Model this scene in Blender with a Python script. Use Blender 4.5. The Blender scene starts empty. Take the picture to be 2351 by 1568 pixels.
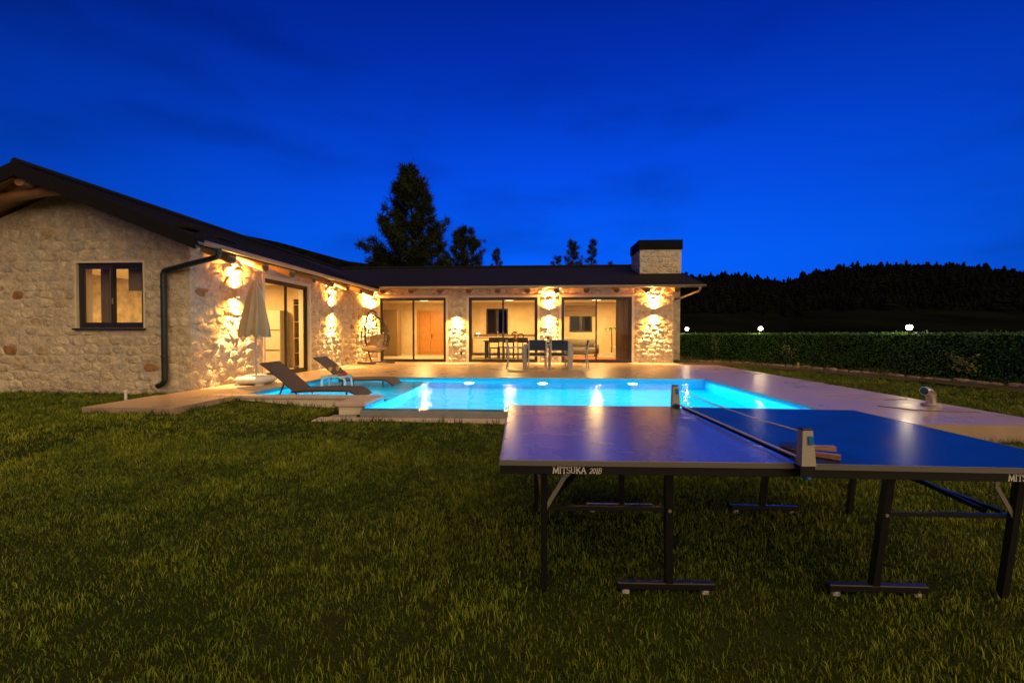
import bpy, math, random
import numpy as np
from mathutils import Vector, Matrix, noise
R = math.radians
random.seed(7); rng = np.random.default_rng(7)
scene = bpy.context.scene
col = scene.collection

# ------------------------------------------------------------------ camera
EYE = 1.34
cam_d = bpy.data.cameras.new('Camera'); cam = bpy.data.objects.new('Camera', cam_d); col.objects.link(cam)
cam_d.sensor_width = 36.0; cam_d.lens = 36.0 * 980 / 2351
cam_d.clip_start = 0.05; cam_d.clip_end = 4000
cam.location = (0, 0, EYE); cam.rotation_euler = (R(90 - 0.99), 0, R(3.2))
scene.camera = cam

# ------------------------------------------------------------------ dusk sky
world = bpy.data.worlds.new('World'); scene.world = world; world.use_nodes = True
nt = world.node_tree; N = nt.nodes; L = nt.links
bg = N['Background']; bg.inputs['Strength'].default_value = 1.45
tc = N.new('ShaderNodeTexCoord'); sep = N.new('ShaderNodeSeparateXYZ'); L.new(tc.outputs['Generated'], sep.inputs[0])
ramp = N.new('ShaderNodeValToRGB'); L.new(sep.outputs['Z'], ramp.inputs[0])
el = ramp.color_ramp.elements
el[0].position = 0.0; el[0].color = (0.0015, 0.085, 0.66, 1)
el[1].position = 1.0; el[1].color = (0.0, 0.004, 0.10, 1)
for p, c in ((0.16, (0.001, 0.083, 0.70, 1)), (0.34, (0.0007, 0.052, 0.575, 1)), (0.52, (0.0004, 0.024, 0.36, 1)), (0.66, (0.0003, 0.0125, 0.235, 1))):
    e = el.new(p); e.color = c
# afterglow: the sky is brighter on the side where the sun went down (ahead), darker behind
dot = N.new('ShaderNodeVectorMath'); dot.operation = 'DOT_PRODUCT'; L.new(tc.outputs['Generated'], dot.inputs[0]); dot.inputs[1].default_value = (0.05, 0.99, 0.05)
mr = N.new('ShaderNodeMapRange'); L.new(dot.outputs['Value'], mr.inputs[0])
mr.inputs[1].default_value = 0.35; mr.inputs[2].default_value = 1.0; mr.inputs[3].default_value = 0.26; mr.inputs[4].default_value = 1.0
# faint cloud bands
mp = N.new('ShaderNodeMapping'); L.new(tc.outputs['Generated'], mp.inputs[0]); mp.inputs['Scale'].default_value = (1.6, 1.6, 5.5); mp.inputs['Location'].default_value = (1.35, 0.2, 1.1)
nz = N.new('ShaderNodeTexNoise'); L.new(mp.outputs[0], nz.inputs[0]); nz.inputs['Scale'].default_value = 1.25; nz.inputs['Detail'].default_value = 5; nz.inputs['Roughness'].default_value = 0.52
cr = N.new('ShaderNodeMapRange'); cr.interpolation_type = 'SMOOTHSTEP'; L.new(nz.outputs[0], cr.inputs[0])
cr.inputs[1].default_value = 0.46; cr.inputs[2].default_value = 0.72; cr.inputs[3].default_value = 1.0; cr.inputs[4].default_value = 0.72
mul = N.new('ShaderNodeMath'); mul.operation = 'MULTIPLY'; L.new(mr.outputs[0], mul.inputs[0]); L.new(cr.outputs[0], mul.inputs[1])
sc = N.new('ShaderNodeVectorMath'); sc.operation = 'SCALE'; L.new(ramp.outputs[0], sc.inputs[0]); L.new(mul.outputs[0], sc.inputs['Scale'])
L.new(sc.outputs[0], bg.inputs['Color'])

# ------------------------------------------------------------------ the one sun lamp: warm fill added from behind the camera, very soft
sd = bpy.data.lights.new('Sun', 'SUN'); sun = bpy.data.objects.new('Sun', sd); col.objects.link(sun)
sd.energy = 2.8; sd.angle = R(95); sd.color = (1.0, 0.66, 0.24)
sun.rotation_euler = Vector((-0.75, 1.0, -0.95)).to_track_quat('-Z', 'Y').to_euler()

vs = scene.view_settings
vs.view_transform = 'Standard'; vs.look = 'None'; vs.gamma = 1; vs.use_curve_mapping = False; vs.exposure = 0.0
cy = scene.cycles
cy.use_denoising = True; cy.max_bounces = 10; cy.diffuse_bounces = 4; cy.glossy_bounces = 4; cy.transmission_bounces = 8; cy.transparent_max_bounces = 16
cy.caustics_reflective = False; cy.caustics_refractive = True; cy.sample_clamp_indirect = 3.0; cy.blur_glossy = 0.5

# ------------------------------------------------------------------ helpers
T = 0.28          # terrace level
class MB:
    def __init__(s): s.v = []; s.f = []
    def add(s, vs_, fs):
        o = len(s.v); s.v += [tuple(p) for p in vs_]; s.f += [tuple(i + o for i in f) for f in fs]; return s
    def box(s, x0, x1, y0, y1, z0, z1, b=0.0):
        if x0 > x1: x0, x1 = x1, x0
        if y0 > y1: y0, y1 = y1, y0
        if z0 > z1: z0, z1 = z1, z0
        if b <= 0:
            return s.add([(x0,y0,z0),(x1,y0,z0),(x1,y1,z0),(x0,y1,z0),(x0,y0,z1),(x1,y0,z1),(x1,y1,z1),(x0,y1,z1)],
                  [(0,3,2,1),(4,5,6,7),(0,1,5,4),(1,2,6,5),(2,3,7,6),(3,0,4,7)])
        b = min(b, (x1-x0)*.49, (y1-y0)*.49, (z1-z0)*.49)
        vs_ = []; idx = {}
        for i, x in enumerate((x0, x1)):
            for j, y in enumerate((y0, y1)):
                for k, z in enumerate((z0, z1)):
                    sx, sy, sz = (b, -b)[i], (b, -b)[j], (b, -b)[k]
                    for a, p in enumerate(((x, y+sy, z+sz), (x+sx, y, z+sz), (x+sx, y+sy, z))):
                        idx[i, j, k, a] = len(vs_); vs_.append(p)
        fs = []
        I = lambda i, j, k, a: idx[i, j, k, a]
        fs += [(I(0,0,0,0),I(0,0,1,0),I(0,1,1,0),I(0,1,0,0)), (I(1,0,0,0),I(1,1,0,0),I(1,1,1,0),I(1,0,1,0)),
               (I(0,0,0,1),I(1,0,0,1),I(1,0,1,1),I(0,0,1,1)), (I(0,1,0,1),I(0,1,1,1),I(1,1,1,1),I(1,1,0,1)),
               (I(0,0,0,2),I(0,1,0,2),I(1,1,0,2),I(1,0,0,2)), (I(0,0,1,2),I(1,0,1,2),I(1,1,1,2),I(0,1,1,2))]
        for j in (0, 1):
            for k in (0, 1): fs.append((I(0,j,k,1),I(1,j,k,1),I(1,j,k,2),I(0,j,k,2)))
        for i in (0, 1):
            for k in (0, 1): fs.append((I(i,0,k,0),I(i,1,k,0),I(i,1,k,2),I(i,0,k,2)))
        for i in (0, 1):
            for j in (0, 1): fs.append((I(i,j,0,0),I(i,j,1,0),I(i,j,1,1),I(i,j,0,1)))
        for i in (0, 1):
            for j in (0, 1):
                for k in (0, 1): fs.append((I(i,j,k,0),I(i,j,k,1),I(i,j,k,2)))
        return s.add(vs_, fs)
    def tube(s, pts, r, n=8, closed=False, sq=None):
        pts = [Vector(p) for p in pts]; m = len(pts)
        rs = r if isinstance(r, (list, tuple)) else [r] * m
        tang = []
        for i in range(m):
            if closed: t = pts[(i+1) % m] - pts[i-1]
            else: t = pts[min(i+1, m-1)] - pts[max(i-1, 0)]
            tang.append(t.normalized() if t.length > 1e-9 else Vector((0, 0, 1)))
        up = Vector((0, 0, 1)) if abs(tang[0].z) < .9 else Vector((1, 0, 0))
        nn = (up - tang[0] * up.dot(tang[0])).normalized()
        vs_ = []
        for i in range(m):
            if i:
                nn = nn - tang[i] * nn.dot(tang[i])
                nn = nn.normalized() if nn.length > 1e-6 else tang[i].orthogonal().normalized()
            bb = tang[i].cross(nn)
            for k in range(n):
                a = 2 * math.pi * (k + (.5 if sq else 0)) / n
                ca, sa = math.cos(a), math.sin(a)
                if sq: ca, sa = (ca * 1.41421 * sq[0], sa * 1.41421 * sq[1])
                vs_.append(pts[i] + (nn * ca + bb * sa) * rs[i])
        fs = []
        for i in range(m if closed else m - 1):
            for k in range(n):
                a, b = i * n + k, i * n + (k + 1) % n
                c, d = ((i + 1) % m) * n + (k + 1) % n, ((i + 1) % m) * n + k
                fs.append((a, b, c, d))
        if not closed: fs += [tuple(reversed(range(n))), tuple(range((m - 1) * n, m * n))]
        return s.add(vs_, fs)
    def bar(s, p, q, w, h):     # square bar, w = size along the "up" normal, h = across
        return s.tube([p, q], 1.0, 4, sq=(w / 2, h / 2))
    def lathe(s, prof, n=20, c=(0, 0, 0), cap=True):
        vs_ = []
        for r_, z in prof:
            for k in range(n):
                a = 2 * math.pi * k / n
                vs_.append((c[0] + r_ * math.cos(a), c[1] + r_ * math.sin(a), c[2] + z))
        fs = []
        for i in range(len(prof) - 1):
            for k in range(n):
                fs.append((i*n+k, i*n+(k+1) % n, (i+1)*n+(k+1) % n, (i+1)*n+k))
        if cap: fs += [tuple(reversed(range(n))), tuple(range((len(prof)-1)*n, len(prof)*n))]
        return s.add(vs_, fs)
    def prism(s, poly, dz):     # poly: 3-D points, extruded downwards by dz
        n = len(poly)
        vs_ = list(poly) + [(p[0], p[1], p[2] - dz) for p in poly]
        fs = [tuple(range(n)), tuple(reversed(range(n, 2 * n)))]
        for i in range(n): fs.append((i, i + n, (i + 1) % n + n, (i + 1) % n))
        return s.add(vs_, fs)
    def extrude(s, poly, d):    # 3-D polygon extruded by vector d
        n = len(poly)
        vs_ = [tuple(p) for p in poly] + [(p[0]+d[0], p[1]+d[1], p[2]+d[2]) for p in poly]
        fs = [tuple(range(n)), tuple(reversed(range(n, 2 * n)))]
        for i in range(n): fs.append((i, i + n, (i + 1) % n + n, (i + 1) % n))
        return s.add(vs_, fs)
    def xf(s, M, start=0):
        for i in range(start, len(s.v)): s.v[i] = tuple(M @ Vector(s.v[i]))
        return s
    def build(s, name, mat, parent=None, world=False, smooth=0, kind=None):
        me = bpy.data.meshes.new(name); me.from_pydata(s.v, [], s.f); me.update()
        import bmesh
        bm = bmesh.new(); bm.from_mesh(me); bmesh.ops.recalc_face_normals(bm, faces=bm.faces); bm.to_mesh(me); bm.free()
        return link(me, name, mat, parent, world, smooth, kind)

def link(me, name, mat, parent=None, world=False, smooth=0, kind=None):
    if mat: me.materials.append(mat)
    if smooth:
        me.shade_smooth(); me.set_sharp_from_angle(angle=R(smooth))
    o = bpy.data.objects.new(name, me); col.objects.link(o)
    if parent:
        o.parent = parent
        if world and parent.parent is None and parent.type == 'EMPTY': o.location = -Vector(parent.location)
    if kind: o['kind'] = kind
    return o
def npmesh(name, verts, faces, colors=None):
    """verts (n,3), faces (m,k) all same size; colors (n,4) point colours"""
    me = bpy.data.meshes.new(name); n, m, k = len(verts), len(faces), faces.shape[1]
    me.vertices.add(n); me.vertices.foreach_set('co', np.ascontiguousarray(verts, dtype=np.float32).ravel())
    me.loops.add(m * k); me.loops.foreach_set('vertex_index', np.ascontiguousarray(faces, dtype=np.int32).ravel())
    me.polygons.add(m); me.polygons.foreach_set('loop_start', np.arange(0, m * k, k, dtype=np.int32)); me.polygons.foreach_set('loop_total', np.full(m, k, dtype=np.int32))
    me.update(calc_edges=True)
    if colors is not None:
        at = me.color_attributes.new('tint', 'FLOAT_COLOR', 'POINT'); at.data.foreach_set('color', np.ascontiguousarray(colors, dtype=np.float32).ravel())
    return me
def thing(name, label, cat, loc=(0, 0, 0), rz=0.0, group=None):
    o = bpy.data.objects.new(name, None); col.objects.link(o); o.empty_display_size = .2
    o.location = loc; o.rotation_euler = (0, 0, rz); o['label'] = label; o['category'] = cat
    if group: o['group'] = group
    return o
def tag(o, label, cat, group=None, kind=None):
    o['label'] = label; o['category'] = cat
    if group: o['group'] = group
    if kind: o['kind'] = kind
    return o
def struct(o, label=None):
    o['kind'] = 'structure'
    return o
def copy_tree(o, parent=None):
    c = o.copy(); col.objects.link(c); c.parent = parent
    for ch in [x for x in bpy.data.objects if x.parent == o]: copy_tree(ch, c)
    return c
def lamp(kind, name, loc, energy, color, parent=None, **kw):
    d = bpy.data.lights.new(name, kind); o = bpy.data.objects.new(name, d); col.objects.link(o)
    d.energy = energy; d.color = color; o.location = loc
    for k, v in kw.items():
        if k == 'dir': o.rotation_euler = Vector(v).to_track_quat('-Z', 'Y').to_euler()
        else: setattr(d, k, v)
    if parent: o.parent = parent
    return o

# ------------------------------------------------------------------ materials
def mat(name, color, rough=0.6, metal=0.0, var=0.0, vscale=8.0, bump=0.0, bscale=60.0, bdist=0.01, spec=0.5, coat=0.0, attr=None, second=None, stretch=None, rvar=0.0):
    m = bpy.data.materials.new(name); m.use_nodes = True; t = m.node_tree; n = t.nodes; l = t.links
    b = n['Principled BSDF']; b.inputs['Roughness'].default_value = rough; b.inputs['Metallic'].default_value = metal
    b.inputs['Specular IOR Level'].default_value = spec; b.inputs['Coat Weight'].default_value = coat
    b.inputs['Base Color'].default_value = (*color, 1)
    tcn = n.new('ShaderNodeTexCoord'); src = tcn.outputs['Object']
    if stretch:
        mpn = n.new('ShaderNodeMapping'); mpn.inputs['Scale'].default_value = stretch; l.new(src, mpn.inputs[0]); src = mpn.outputs[0]
    colsock = None
    if attr:
        a = n.new('ShaderNodeAttribute'); a.attribute_name = attr; colsock = a.outputs['Color']
    if var > 0 or second or rvar > 0:
        nz_ = n.new('ShaderNodeTexNoise'); nz_.inputs['Scale'].default_value = vscale; nz_.inputs['Detail'].default_value = 6; nz_.inputs['Roughness'].default_value = .6; l.new(src, nz_.inputs[0])
        if rvar > 0:
            r_ = n.new('ShaderNodeMapRange'); l.new(nz_.outputs[0], r_.inputs[0]); r_.inputs[1].default_value = .3; r_.inputs[2].default_value = .7
            r_.inputs[3].default_value = max(0, rough - rvar); r_.inputs[4].default_value = min(1, rough + rvar); l.new(r_.outputs[0], b.inputs['Roughness'])
        if var > 0 or second:
            mx = n.new('ShaderNodeMix'); mx.data_type = 'RGBA'
            mrn = n.new('ShaderNodeMapRange'); l.new(nz_.outputs[0], mrn.inputs[0]); mrn.inputs[1].default_value = .32; mrn.inputs[2].default_value = .68
            l.new(mrn.outputs[0], mx.inputs[0])
            if second: ca, cb = color, second
            else: ca, cb = tuple(c * (1 - var) for c in color), tuple(min(1, c * (1 + var)) for c in color)
            mx.inputs[6].default_value = (*ca, 1); mx.inputs[7].default_value = (*cb, 1)
            if colsock:
                mm = n.new('ShaderNodeMix'); mm.data_type = 'RGBA'; mm.blend_type = 'MULTIPLY'; mm.inputs[0].default_value = 1
                mx.inputs[6].default_value = (1-var, 1-var, 1-var, 1); mx.inputs[7].default_value = (1+var, 1+var, 1+var, 1)
                l.new(colsock, mm.inputs[6]); l.new(mx.outputs[2], mm.inputs[7]); colsock = mm.outputs[2]
            else: colsock = mx.outputs[2]
    if colsock: l.new(colsock, b.inputs['Base Color'])
    if bump > 0:
        nb = n.new('ShaderNodeTexNoise'); nb.inputs['Scale'].default_value = bscale; nb.inputs['Detail'].default_value = 8; nb.inputs['Roughness'].default_value = .62; l.new(src, nb.inputs[0])
        bp = n.new('ShaderNodeBump'); bp.inputs['Strength'].default_value = bump; bp.inputs['Distance'].default_value = bdist; l.new(nb.outputs[0], bp.inputs['Height']); l.new(bp.outputs[0], b.inputs['Normal'])
    return m
def emit(name, color, strength):
    m = bpy.data.materials.new(name); m.use_nodes = True; n = m.node_tree.nodes; b = n['Principled BSDF']
    b.inputs['Base Color'].default_value = (.8, .8, .8, 1); b.inputs['Emission Color'].default_value = (*color, 1); b.inputs['Emission Strength'].default_value = strength
    return m
def glass_mat(name, tint=(0.96, 0.98, 0.97), ior=1.45, rough=0.0, scale=1.0):
    m = bpy.data.materials.new(name); m.use_nodes = True; t = m.node_tree; n = t.nodes; l = t.links
    for x in list(n): n.remove(x)
    out = n.new('ShaderNodeOutputMaterial'); tr = n.new('ShaderNodeBsdfTransparent'); tr.inputs[0].default_value = (*tint, 1)
    gl = n.new('ShaderNodeBsdfGlossy'); gl.inputs['Roughness'].default_value = rough
    fr = n.new('ShaderNodeFresnel'); ge = n.new('ShaderNodeNewGeometry'); mrn = n.new('ShaderNodeMapRange'); l.new(ge.outputs['Backfacing'], mrn.inputs[0])
    mrn.inputs[3].default_value = ior; mrn.inputs[4].default_value = 1 / ior; l.new(mrn.outputs[0], fr.inputs[0])   # a thin pane mirrors alike from both sides
    mx = n.new('ShaderNodeMixShader'); l.new(fr.outputs[0], mx.inputs[0]); l.new(tr.outputs[0], mx.inputs[1]); l.new(gl.outputs[0], mx.inputs[2]); l.new(mx.outputs[0], out.inputs[0])
    return m

M = {}
M['stone'] = mat('stone', (.62, .52, .38), .92, attr='tint', var=.30, vscale=9, bump=1.0, bscale=13, bdist=.05, spec=.2)
M['mortar'] = mat('mortar', (.585, .50, .38), .95, var=.22, vscale=5, bump=1.0, bscale=15, bdist=.04, spec=.2)
M['stone_far'] = mat('stone_far', (.50, .44, .34), .92, var=.3, vscale=4, bump=.8, bscale=14, bdist=.03, spec=.2)
M['plaster'] = mat('plaster', (.74, .66, .52), .9, var=.06, vscale=3, bump=.25, bscale=40, bdist=.004, spec=.2)
M['inwall'] = mat('interior_wall', (.72, .60, .42), .9, second=(.60, .47, .30), vscale=2.2, bump=.5, bscale=12, bdist=.02, spec=.2)
M['ceiling'] = mat('ceiling_paint', (.8, .77, .7), .9)
M['infloor'] = mat('interior_floor', (.52, .44, .34), .3, var=.1, vscale=3)
M['roof'] = mat('roof_shingle', (.010, .010, .012), .75, var=.25, vscale=30, bump=.6, bscale=50, bdist=.01, spec=.12)
M['soffit'] = mat('soffit_wood', (.52, .27, .09), .55, second=(.36, .17, .05), vscale=5, stretch=(1.2, 9, 4), bump=.2, bscale=30, bdist=.004)
M['log'] = mat('log_wood', (.40, .21, .085), .6, second=(.27, .135, .055), vscale=9, stretch=(1, 1, 4), bump=.25, bscale=30, bdist=.004)
M['logend'] = mat('log_end', (.12, .075, .042), .8, var=.25, vscale=20)
M['wooddoor'] = mat('door_wood', (.50, .235, .06), .42, second=(.38, .165, .04), vscale=6, stretch=(6, 6, .8))
M['frame'] = mat('anthracite_frame', (.030, .026, .024), .38, bump=.05, bscale=200, bdist=.001)
M['gutter'] = mat('gutter_metal', (.26, .25, .24), .35, metal=.6, var=.1, vscale=4)
M['pipe'] = mat('dark_downpipe', (.020, .026, .024), .35, var=.2, vscale=6)
M['glass'] = glass_mat('window_glass', (.95, .97, .95), 1.35)
M['clear'] = glass_mat('drinking_glass', (.97, .98, .98), 1.45)
M['terrace'] = mat('terrace_concrete', (.40, .305, .225), .33, var=.10, vscale=1.6, bump=.07, bscale=9, bdist=.006, spec=.5, rvar=.10)
M['coping'] = mat('coping_stone', (.56, .46, .38), .6, var=.12, vscale=6, bump=.3, bscale=40, bdist=.003)
M['poolwall'] = mat('pool_tile', (.003, .46, .70), .35, var=.06, vscale=3)
M['weir'] = mat('weir_wall', (.22, .24, .27), .4, var=.12, vscale=5)
M['soil'] = mat('soil', (.10, .075, .045), .95, second=(.05, .05, .02), vscale=1.5, bump=.8, bscale=12, bdist=.03, spec=.1)
M['lawn'] = mat('lawn_soil', (.020, .036, .006), .95, second=(.034, .040, .010), vscale=1.4, bump=.8, bscale=25, bdist=.02, spec=.05)
M['grass'] = mat('grass_blade', (.07, .1, .02), .6, attr='tint', spec=.25)
M['leaf'] = mat('leaf', (.05, .1, .02), .5, attr='tint', spec=.3)
M['needle'] = mat('needle', (.03, .05, .02), .7, attr='tint', spec=.1)
M['bark'] = mat('bark', (.10, .065, .04), .95, var=.3, vscale=8, bump=.8, bscale=20, bdist=.03)
M['forest'] = mat('forest', (.005, .0065, .005), 1.0, var=.5, vscale=.05, spec=0)
M['stonecurb'] = mat('curb_stone', (.30, .24, .18), .9, var=.3, vscale=6, bump=.6, bscale=20, bdist=.02)
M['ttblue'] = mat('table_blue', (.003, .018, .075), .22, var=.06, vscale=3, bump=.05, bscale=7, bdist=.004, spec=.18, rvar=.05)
M['ttfilm'] = mat('table_blue_film', (.070, .050, .034), .26, var=.10, vscale=4, bump=.10, bscale=9, bdist=.004, spec=.8, coat=1.0, rvar=.06)  # film over the blue; warm reflection of the house tinted into its base colour
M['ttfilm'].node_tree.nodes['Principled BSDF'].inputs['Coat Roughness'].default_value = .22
M['ttwhite'] = mat('table_line', (.26, .25, .26), .45)
M['ttedge'] = mat('table_edge', (.13, .125, .115), .5)
M['black'] = mat('black_steel', (.008, .008, .009), .38, bump=.08, bscale=120, bdist=.001)
M['steel'] = mat('brace_steel', (.42, .40, .34), .38, metal=.7)
M['postgrey'] = mat('net_post_grey', (.38, .355, .32), .45)
M['blueplastic'] = mat('blue_plastic', (.02, .16, .50), .3)
M['cord'] = mat('net_cord', (.74, .70, .67), .7)
M['net'] = mat('net_thread', (.015, .03, .09), .7)
M['print'] = mat('white_print', (.75, .75, .75), .6)
M['rubber'] = mat('black_rubber', (.012, .011, .012), .45)
M['handle'] = mat('paddle_handle', (.46, .27, .12), .5, second=(.28, .14, .06), vscale=30, stretch=(1, 6, 6))
M['plastic'] = mat('clear_caster', (.55, .55, .52), .25)
M['fabric'] = mat('lounger_mesh', (.085, .062, .048), .75, bump=.3, bscale=300, bdist=.001)
M['lframe'] = mat('lounger_frame', (.030, .026, .024), .45)
M['white'] = mat('white_plastic', (.75, .74, .70), .4, var=.05, vscale=3)
M['stool'] = mat('pale_plastic', (.50, .62, .68), .3)
M['canopy'] = mat('parasol_fabric', (.38, .31, .21), .85, var=.08, vscale=4, bump=.2, bscale=200, bdist=.002)
M['pole'] = mat('parasol_pole', (.45, .45, .45), .35, metal=.5)
M['cushion'] = mat('taupe_cushion', (.30, .235, .175), .9, var=.12, vscale=5, bump=.4, bscale=90, bdist=.003)
M['alu'] = mat('painted_aluminium', (.42, .41, .40), .45)
M['navy'] = mat('navy_mesh', (.012, .022, .040), .7)
M['darkwood'] = mat('dark_wood', (.035, .028, .022), .45)
M['counter'] = mat('counter_cream', (.66, .58, .44), .5)
M['wardrobe'] = mat('wardrobe_taupe', (.19, .125, .07), .5)
M['grey'] = mat('grey_fabric', (.16, .14, .12), .9)
M['curtain'] = mat('brown_curtain', (.30, .215, .14), .9, var=.2, vscale=3)
M['blind'] = mat('linen_blind', (.24, .18, .12), .9, var=.1, vscale=6)
M['rug'] = mat('red_rug', (.45, .10, .05), .95, var=.3, vscale=8)
M['chrome'] = mat('steel_pipe', (.62, .58, .54), .28, metal=.85, var=.1, vscale=10)
M['palm'] = mat('palm_leaf', (.09, .20, .04), .5)
M['orange'] = mat('orange_juice', (.75, .33, .02), .3)
M['red'] = mat('red_fruit', (.35, .015, .012), .35)
M['brown'] = mat('brown_glass', (.05, .018, .008), .15)
M['lampglow'] = emit('lamp_glow', (1.0, .70, .34), 60)
M['poolglow'] = emit('pool_glow', (.62, .93, 1.0), 30)
M['ceilglow'] = emit('ceiling_glow', (1.0, .74, .40), 6)
M['winpane_dark'] = glass_mat('night_glass', (.35, .36, .36), 1.45)

# water: true refraction so that the lit basin shows through the surface
def water_mat():
    m = bpy.data.materials.new('pool_water'); m.use_nodes = True; t = m.node_tree; n = t.nodes; l = t.links
    for x in list(n): n.remove(x)
    out = n.new('ShaderNodeOutputMaterial'); rf = n.new('ShaderNodeBsdfRefraction'); rf.inputs['IOR'].default_value = 1.333; rf.inputs['Roughness'].default_value = .0; rf.inputs[0].default_value = (.86, .98, 1, 1)
    gl = n.new('ShaderNodeBsdfGlossy'); gl.inputs['Roughness'].default_value = .05
    fr = n.new('ShaderNodeFresnel'); fr.inputs[0].default_value = 1.333
    sc_ = n.new('ShaderNodeMath'); sc_.operation = 'MULTIPLY'; sc_.inputs[1].default_value = .55; l.new(fr.outputs[0], sc_.inputs[0])
    mx = n.new('ShaderNodeMixShader'); l.new(sc_.outputs[0], mx.inputs[0]); l.new(rf.outputs[0], mx.inputs[1]); l.new(gl.outputs[0], mx.inputs[2]); l.new(mx.outputs[0], out.inputs[0])
    tcn = n.new('ShaderNodeTexCoord'); mpn = n.new('ShaderNodeMapping'); mpn.inputs['Scale'].default_value = (1.0, 1.6, 1); l.new(tcn.outputs['Object'], mpn.inputs[0])
    nz_ = n.new('ShaderNodeTexNoise'); nz_.inputs['Scale'].default_value = 2.4; nz_.inputs['Detail'].default_value = 3; l.new(mpn.outputs[0], nz_.inputs[0])
    bp = n.new('ShaderNodeBump'); bp.inputs['Strength'].default_value = .75; bp.inputs['Distance'].default_value = .03; l.new(nz_.outputs[0], bp.inputs['Height'])
    for q in (rf, gl, fr): l.new(bp.outputs[0], q.inputs['Normal'])
    return m
M['water'] = water_mat()

def sstep(a, b, x):
    t = np.clip((np.asarray(x, dtype=float) - a) / (b - a), 0, 1); return t * t * (3 - 2 * t)
def ground(x, y):
    x = np.asarray(x, dtype=float); y = np.asarray(y, dtype=float)
    z = .085 * sstep(3.2, 6.0, y) + .11 * sstep(4.4, 6.2, y) * (1 - sstep(-5.2, -3.4, x))
    z = z + .15 * sstep(5.95, 6.35, x) * sstep(4.6, 6.6, y)
    z = z + .02 * (np.sin(x * 1.3 + .7 * y) * np.sin(y * 1.1 - .4 * x)) * sstep(1.0, 2.0, np.abs(x - 1.2) + .4)
    return z

# ================================================================== SETTING
# ---- lawn sheet to the horizon, with a hole where terrace, pool and house stand
def axis(lo, hi, step, far):
    a = list(np.arange(lo, hi + 1e-6, step)); d = step
    while a[-1] < far: d *= 1.45; a.append(a[-1] + d)
    d = step; b = []
    x = lo
    while x > -far: d *= 1.45; x -= d; b.append(x)
    return np.array(b[::-1] + a)
gx = axis(-14, 16, .2, 1500); gy = axis(-2, 24, .2, 1500)
GX, GY = np.meshgrid(gx, gy); GZ = ground(GX, GY)
vv = np.stack([GX.ravel(), GY.ravel(), GZ.ravel()], 1); nx = len(gx)
ii, jj = np.meshgrid(np.arange(len(gx) - 1), np.arange(len(gy) - 1)); ii = ii.ravel(); jj = jj.ravel()
cxm = (gx[ii] + gx[ii + 1]) / 2; cym = (gy[jj] + gy[jj + 1]) / 2
hole = ((cxm > -5.9) & (cxm < 5.9) & (cym > 7.45) & (cym < 14.6)) | ((cxm > -2.6) & (cxm < 5.9) & (cym > 6.35) & (cym < 7.6)) | ((cxm > -6.2) & (cxm < 4.7) & (cym > 14.5) & (cym < 21.4))
k = ~hole
ff = np.stack([jj * nx + ii, jj * nx + ii + 1, (jj + 1) * nx + ii + 1, (jj + 1) * nx + ii], 1)[k]
struct(link(npmesh('lawn_ground', vv, ff), 'lawn_ground', M['lawn'], smooth=60))

# ---- terrace
mb = MB()
for (x0, x1, y0, y1) in ((-6.5, 5.04, 10.35, 15.99), (5.04, 6.2, 10.35, 14.95), (4.0, 6.2, 5.25, 10.35), (-6.5, -5.12, 7.05, 10.35), (-6.58, -5.2, 5.82, 7.05)):
    mb.box(x0, x1, y0, y1, -.12, T)
terrace = struct(mb.build('terrace', M['terrace']))
mb = MB(); mb.bar((3.95 + 1.05, 7.62, T + .003), (5.62, 7.20, T + .003), .006, .035)
mb.build('expansion_joint', mat('joint_sand', (.42, .28, .12), .9), terrace)
mb = MB(); mb.bar((5.62, 7.2, T + .003), (6.02, 7.26, T + .003), .006, .03)
mb.build('expansion_joint', mat('joint_dark', (.09, .07, .05), .9), terrace)
mb = MB(); mb.tube([(5.02, 6.55, T + .004), (5.25, 6.25, T + .004), (5.6, 6.12, T + .004), (6.0, 6.1, T + .004)], .008, 6); mb.build('crack', mat('joint_dark2', (.16, .12, .1), .9), terrace)

# ---- pool
WZ = .21
mb = MB()
px0, px1, py0, py1, zb = -2.62, 3.994, 6.38, 10.344, -1.15
lx0, ly0, lz = -5.114, 7.22, -.12
def quad(mb, a, b, c, d): mb.add([a, b, c, d], [(0, 1, 2, 3)])
quad(mb, (px0, py0, zb), (px1, py0, zb), (px1, py1, zb), (px0, py1, zb))
quad(mb, (px0, py1, zb), (px1, py1, zb), (px1, py1, T - .02), (px0, py1, T - .02))
quad(mb, (px1, py0, zb), (px1, py1, zb), (px1, py1, T - .02), (px1, py0, T - .02))
quad(mb, (px0, py0, zb), (px1, py0, zb), (px1, py0, WZ - .01), (px0, py0, WZ - .01))
quad(mb, (px0, py0, zb), (px0, py1, zb), (px0, py1, lz), (px0, py0, lz))
quad(mb, (px0, py0, lz), (px0, ly0, lz), (px0, ly0, T - .02), (px0, py0, T - .02))
quad(mb, (lx0, ly0, lz), (px0, ly0, lz), (px0, py1, lz), (lx0, py1, lz))
quad(mb, (lx0, py1, lz), (px0, py1, lz), (px0, py1, T - .02), (lx0, py1, T - .02))
quad(mb, (lx0, ly0, lz), (lx0, py1, lz), (lx0, py1, T - .02), (lx0, ly0, T - .02))
quad(mb, (lx0, ly0, lz), (px0, ly0, lz), (px0, ly0, T - .02), (lx0, ly0, T - .02))
basin = struct(mb.build('pool_basin', M['poolwall']))
mb = MB(); mb.box(px0, 4.0, 6.20, 6.375, -.1, WZ - .012, .01); struct(mb.build('overflow_wall', M['weir']))
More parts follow.
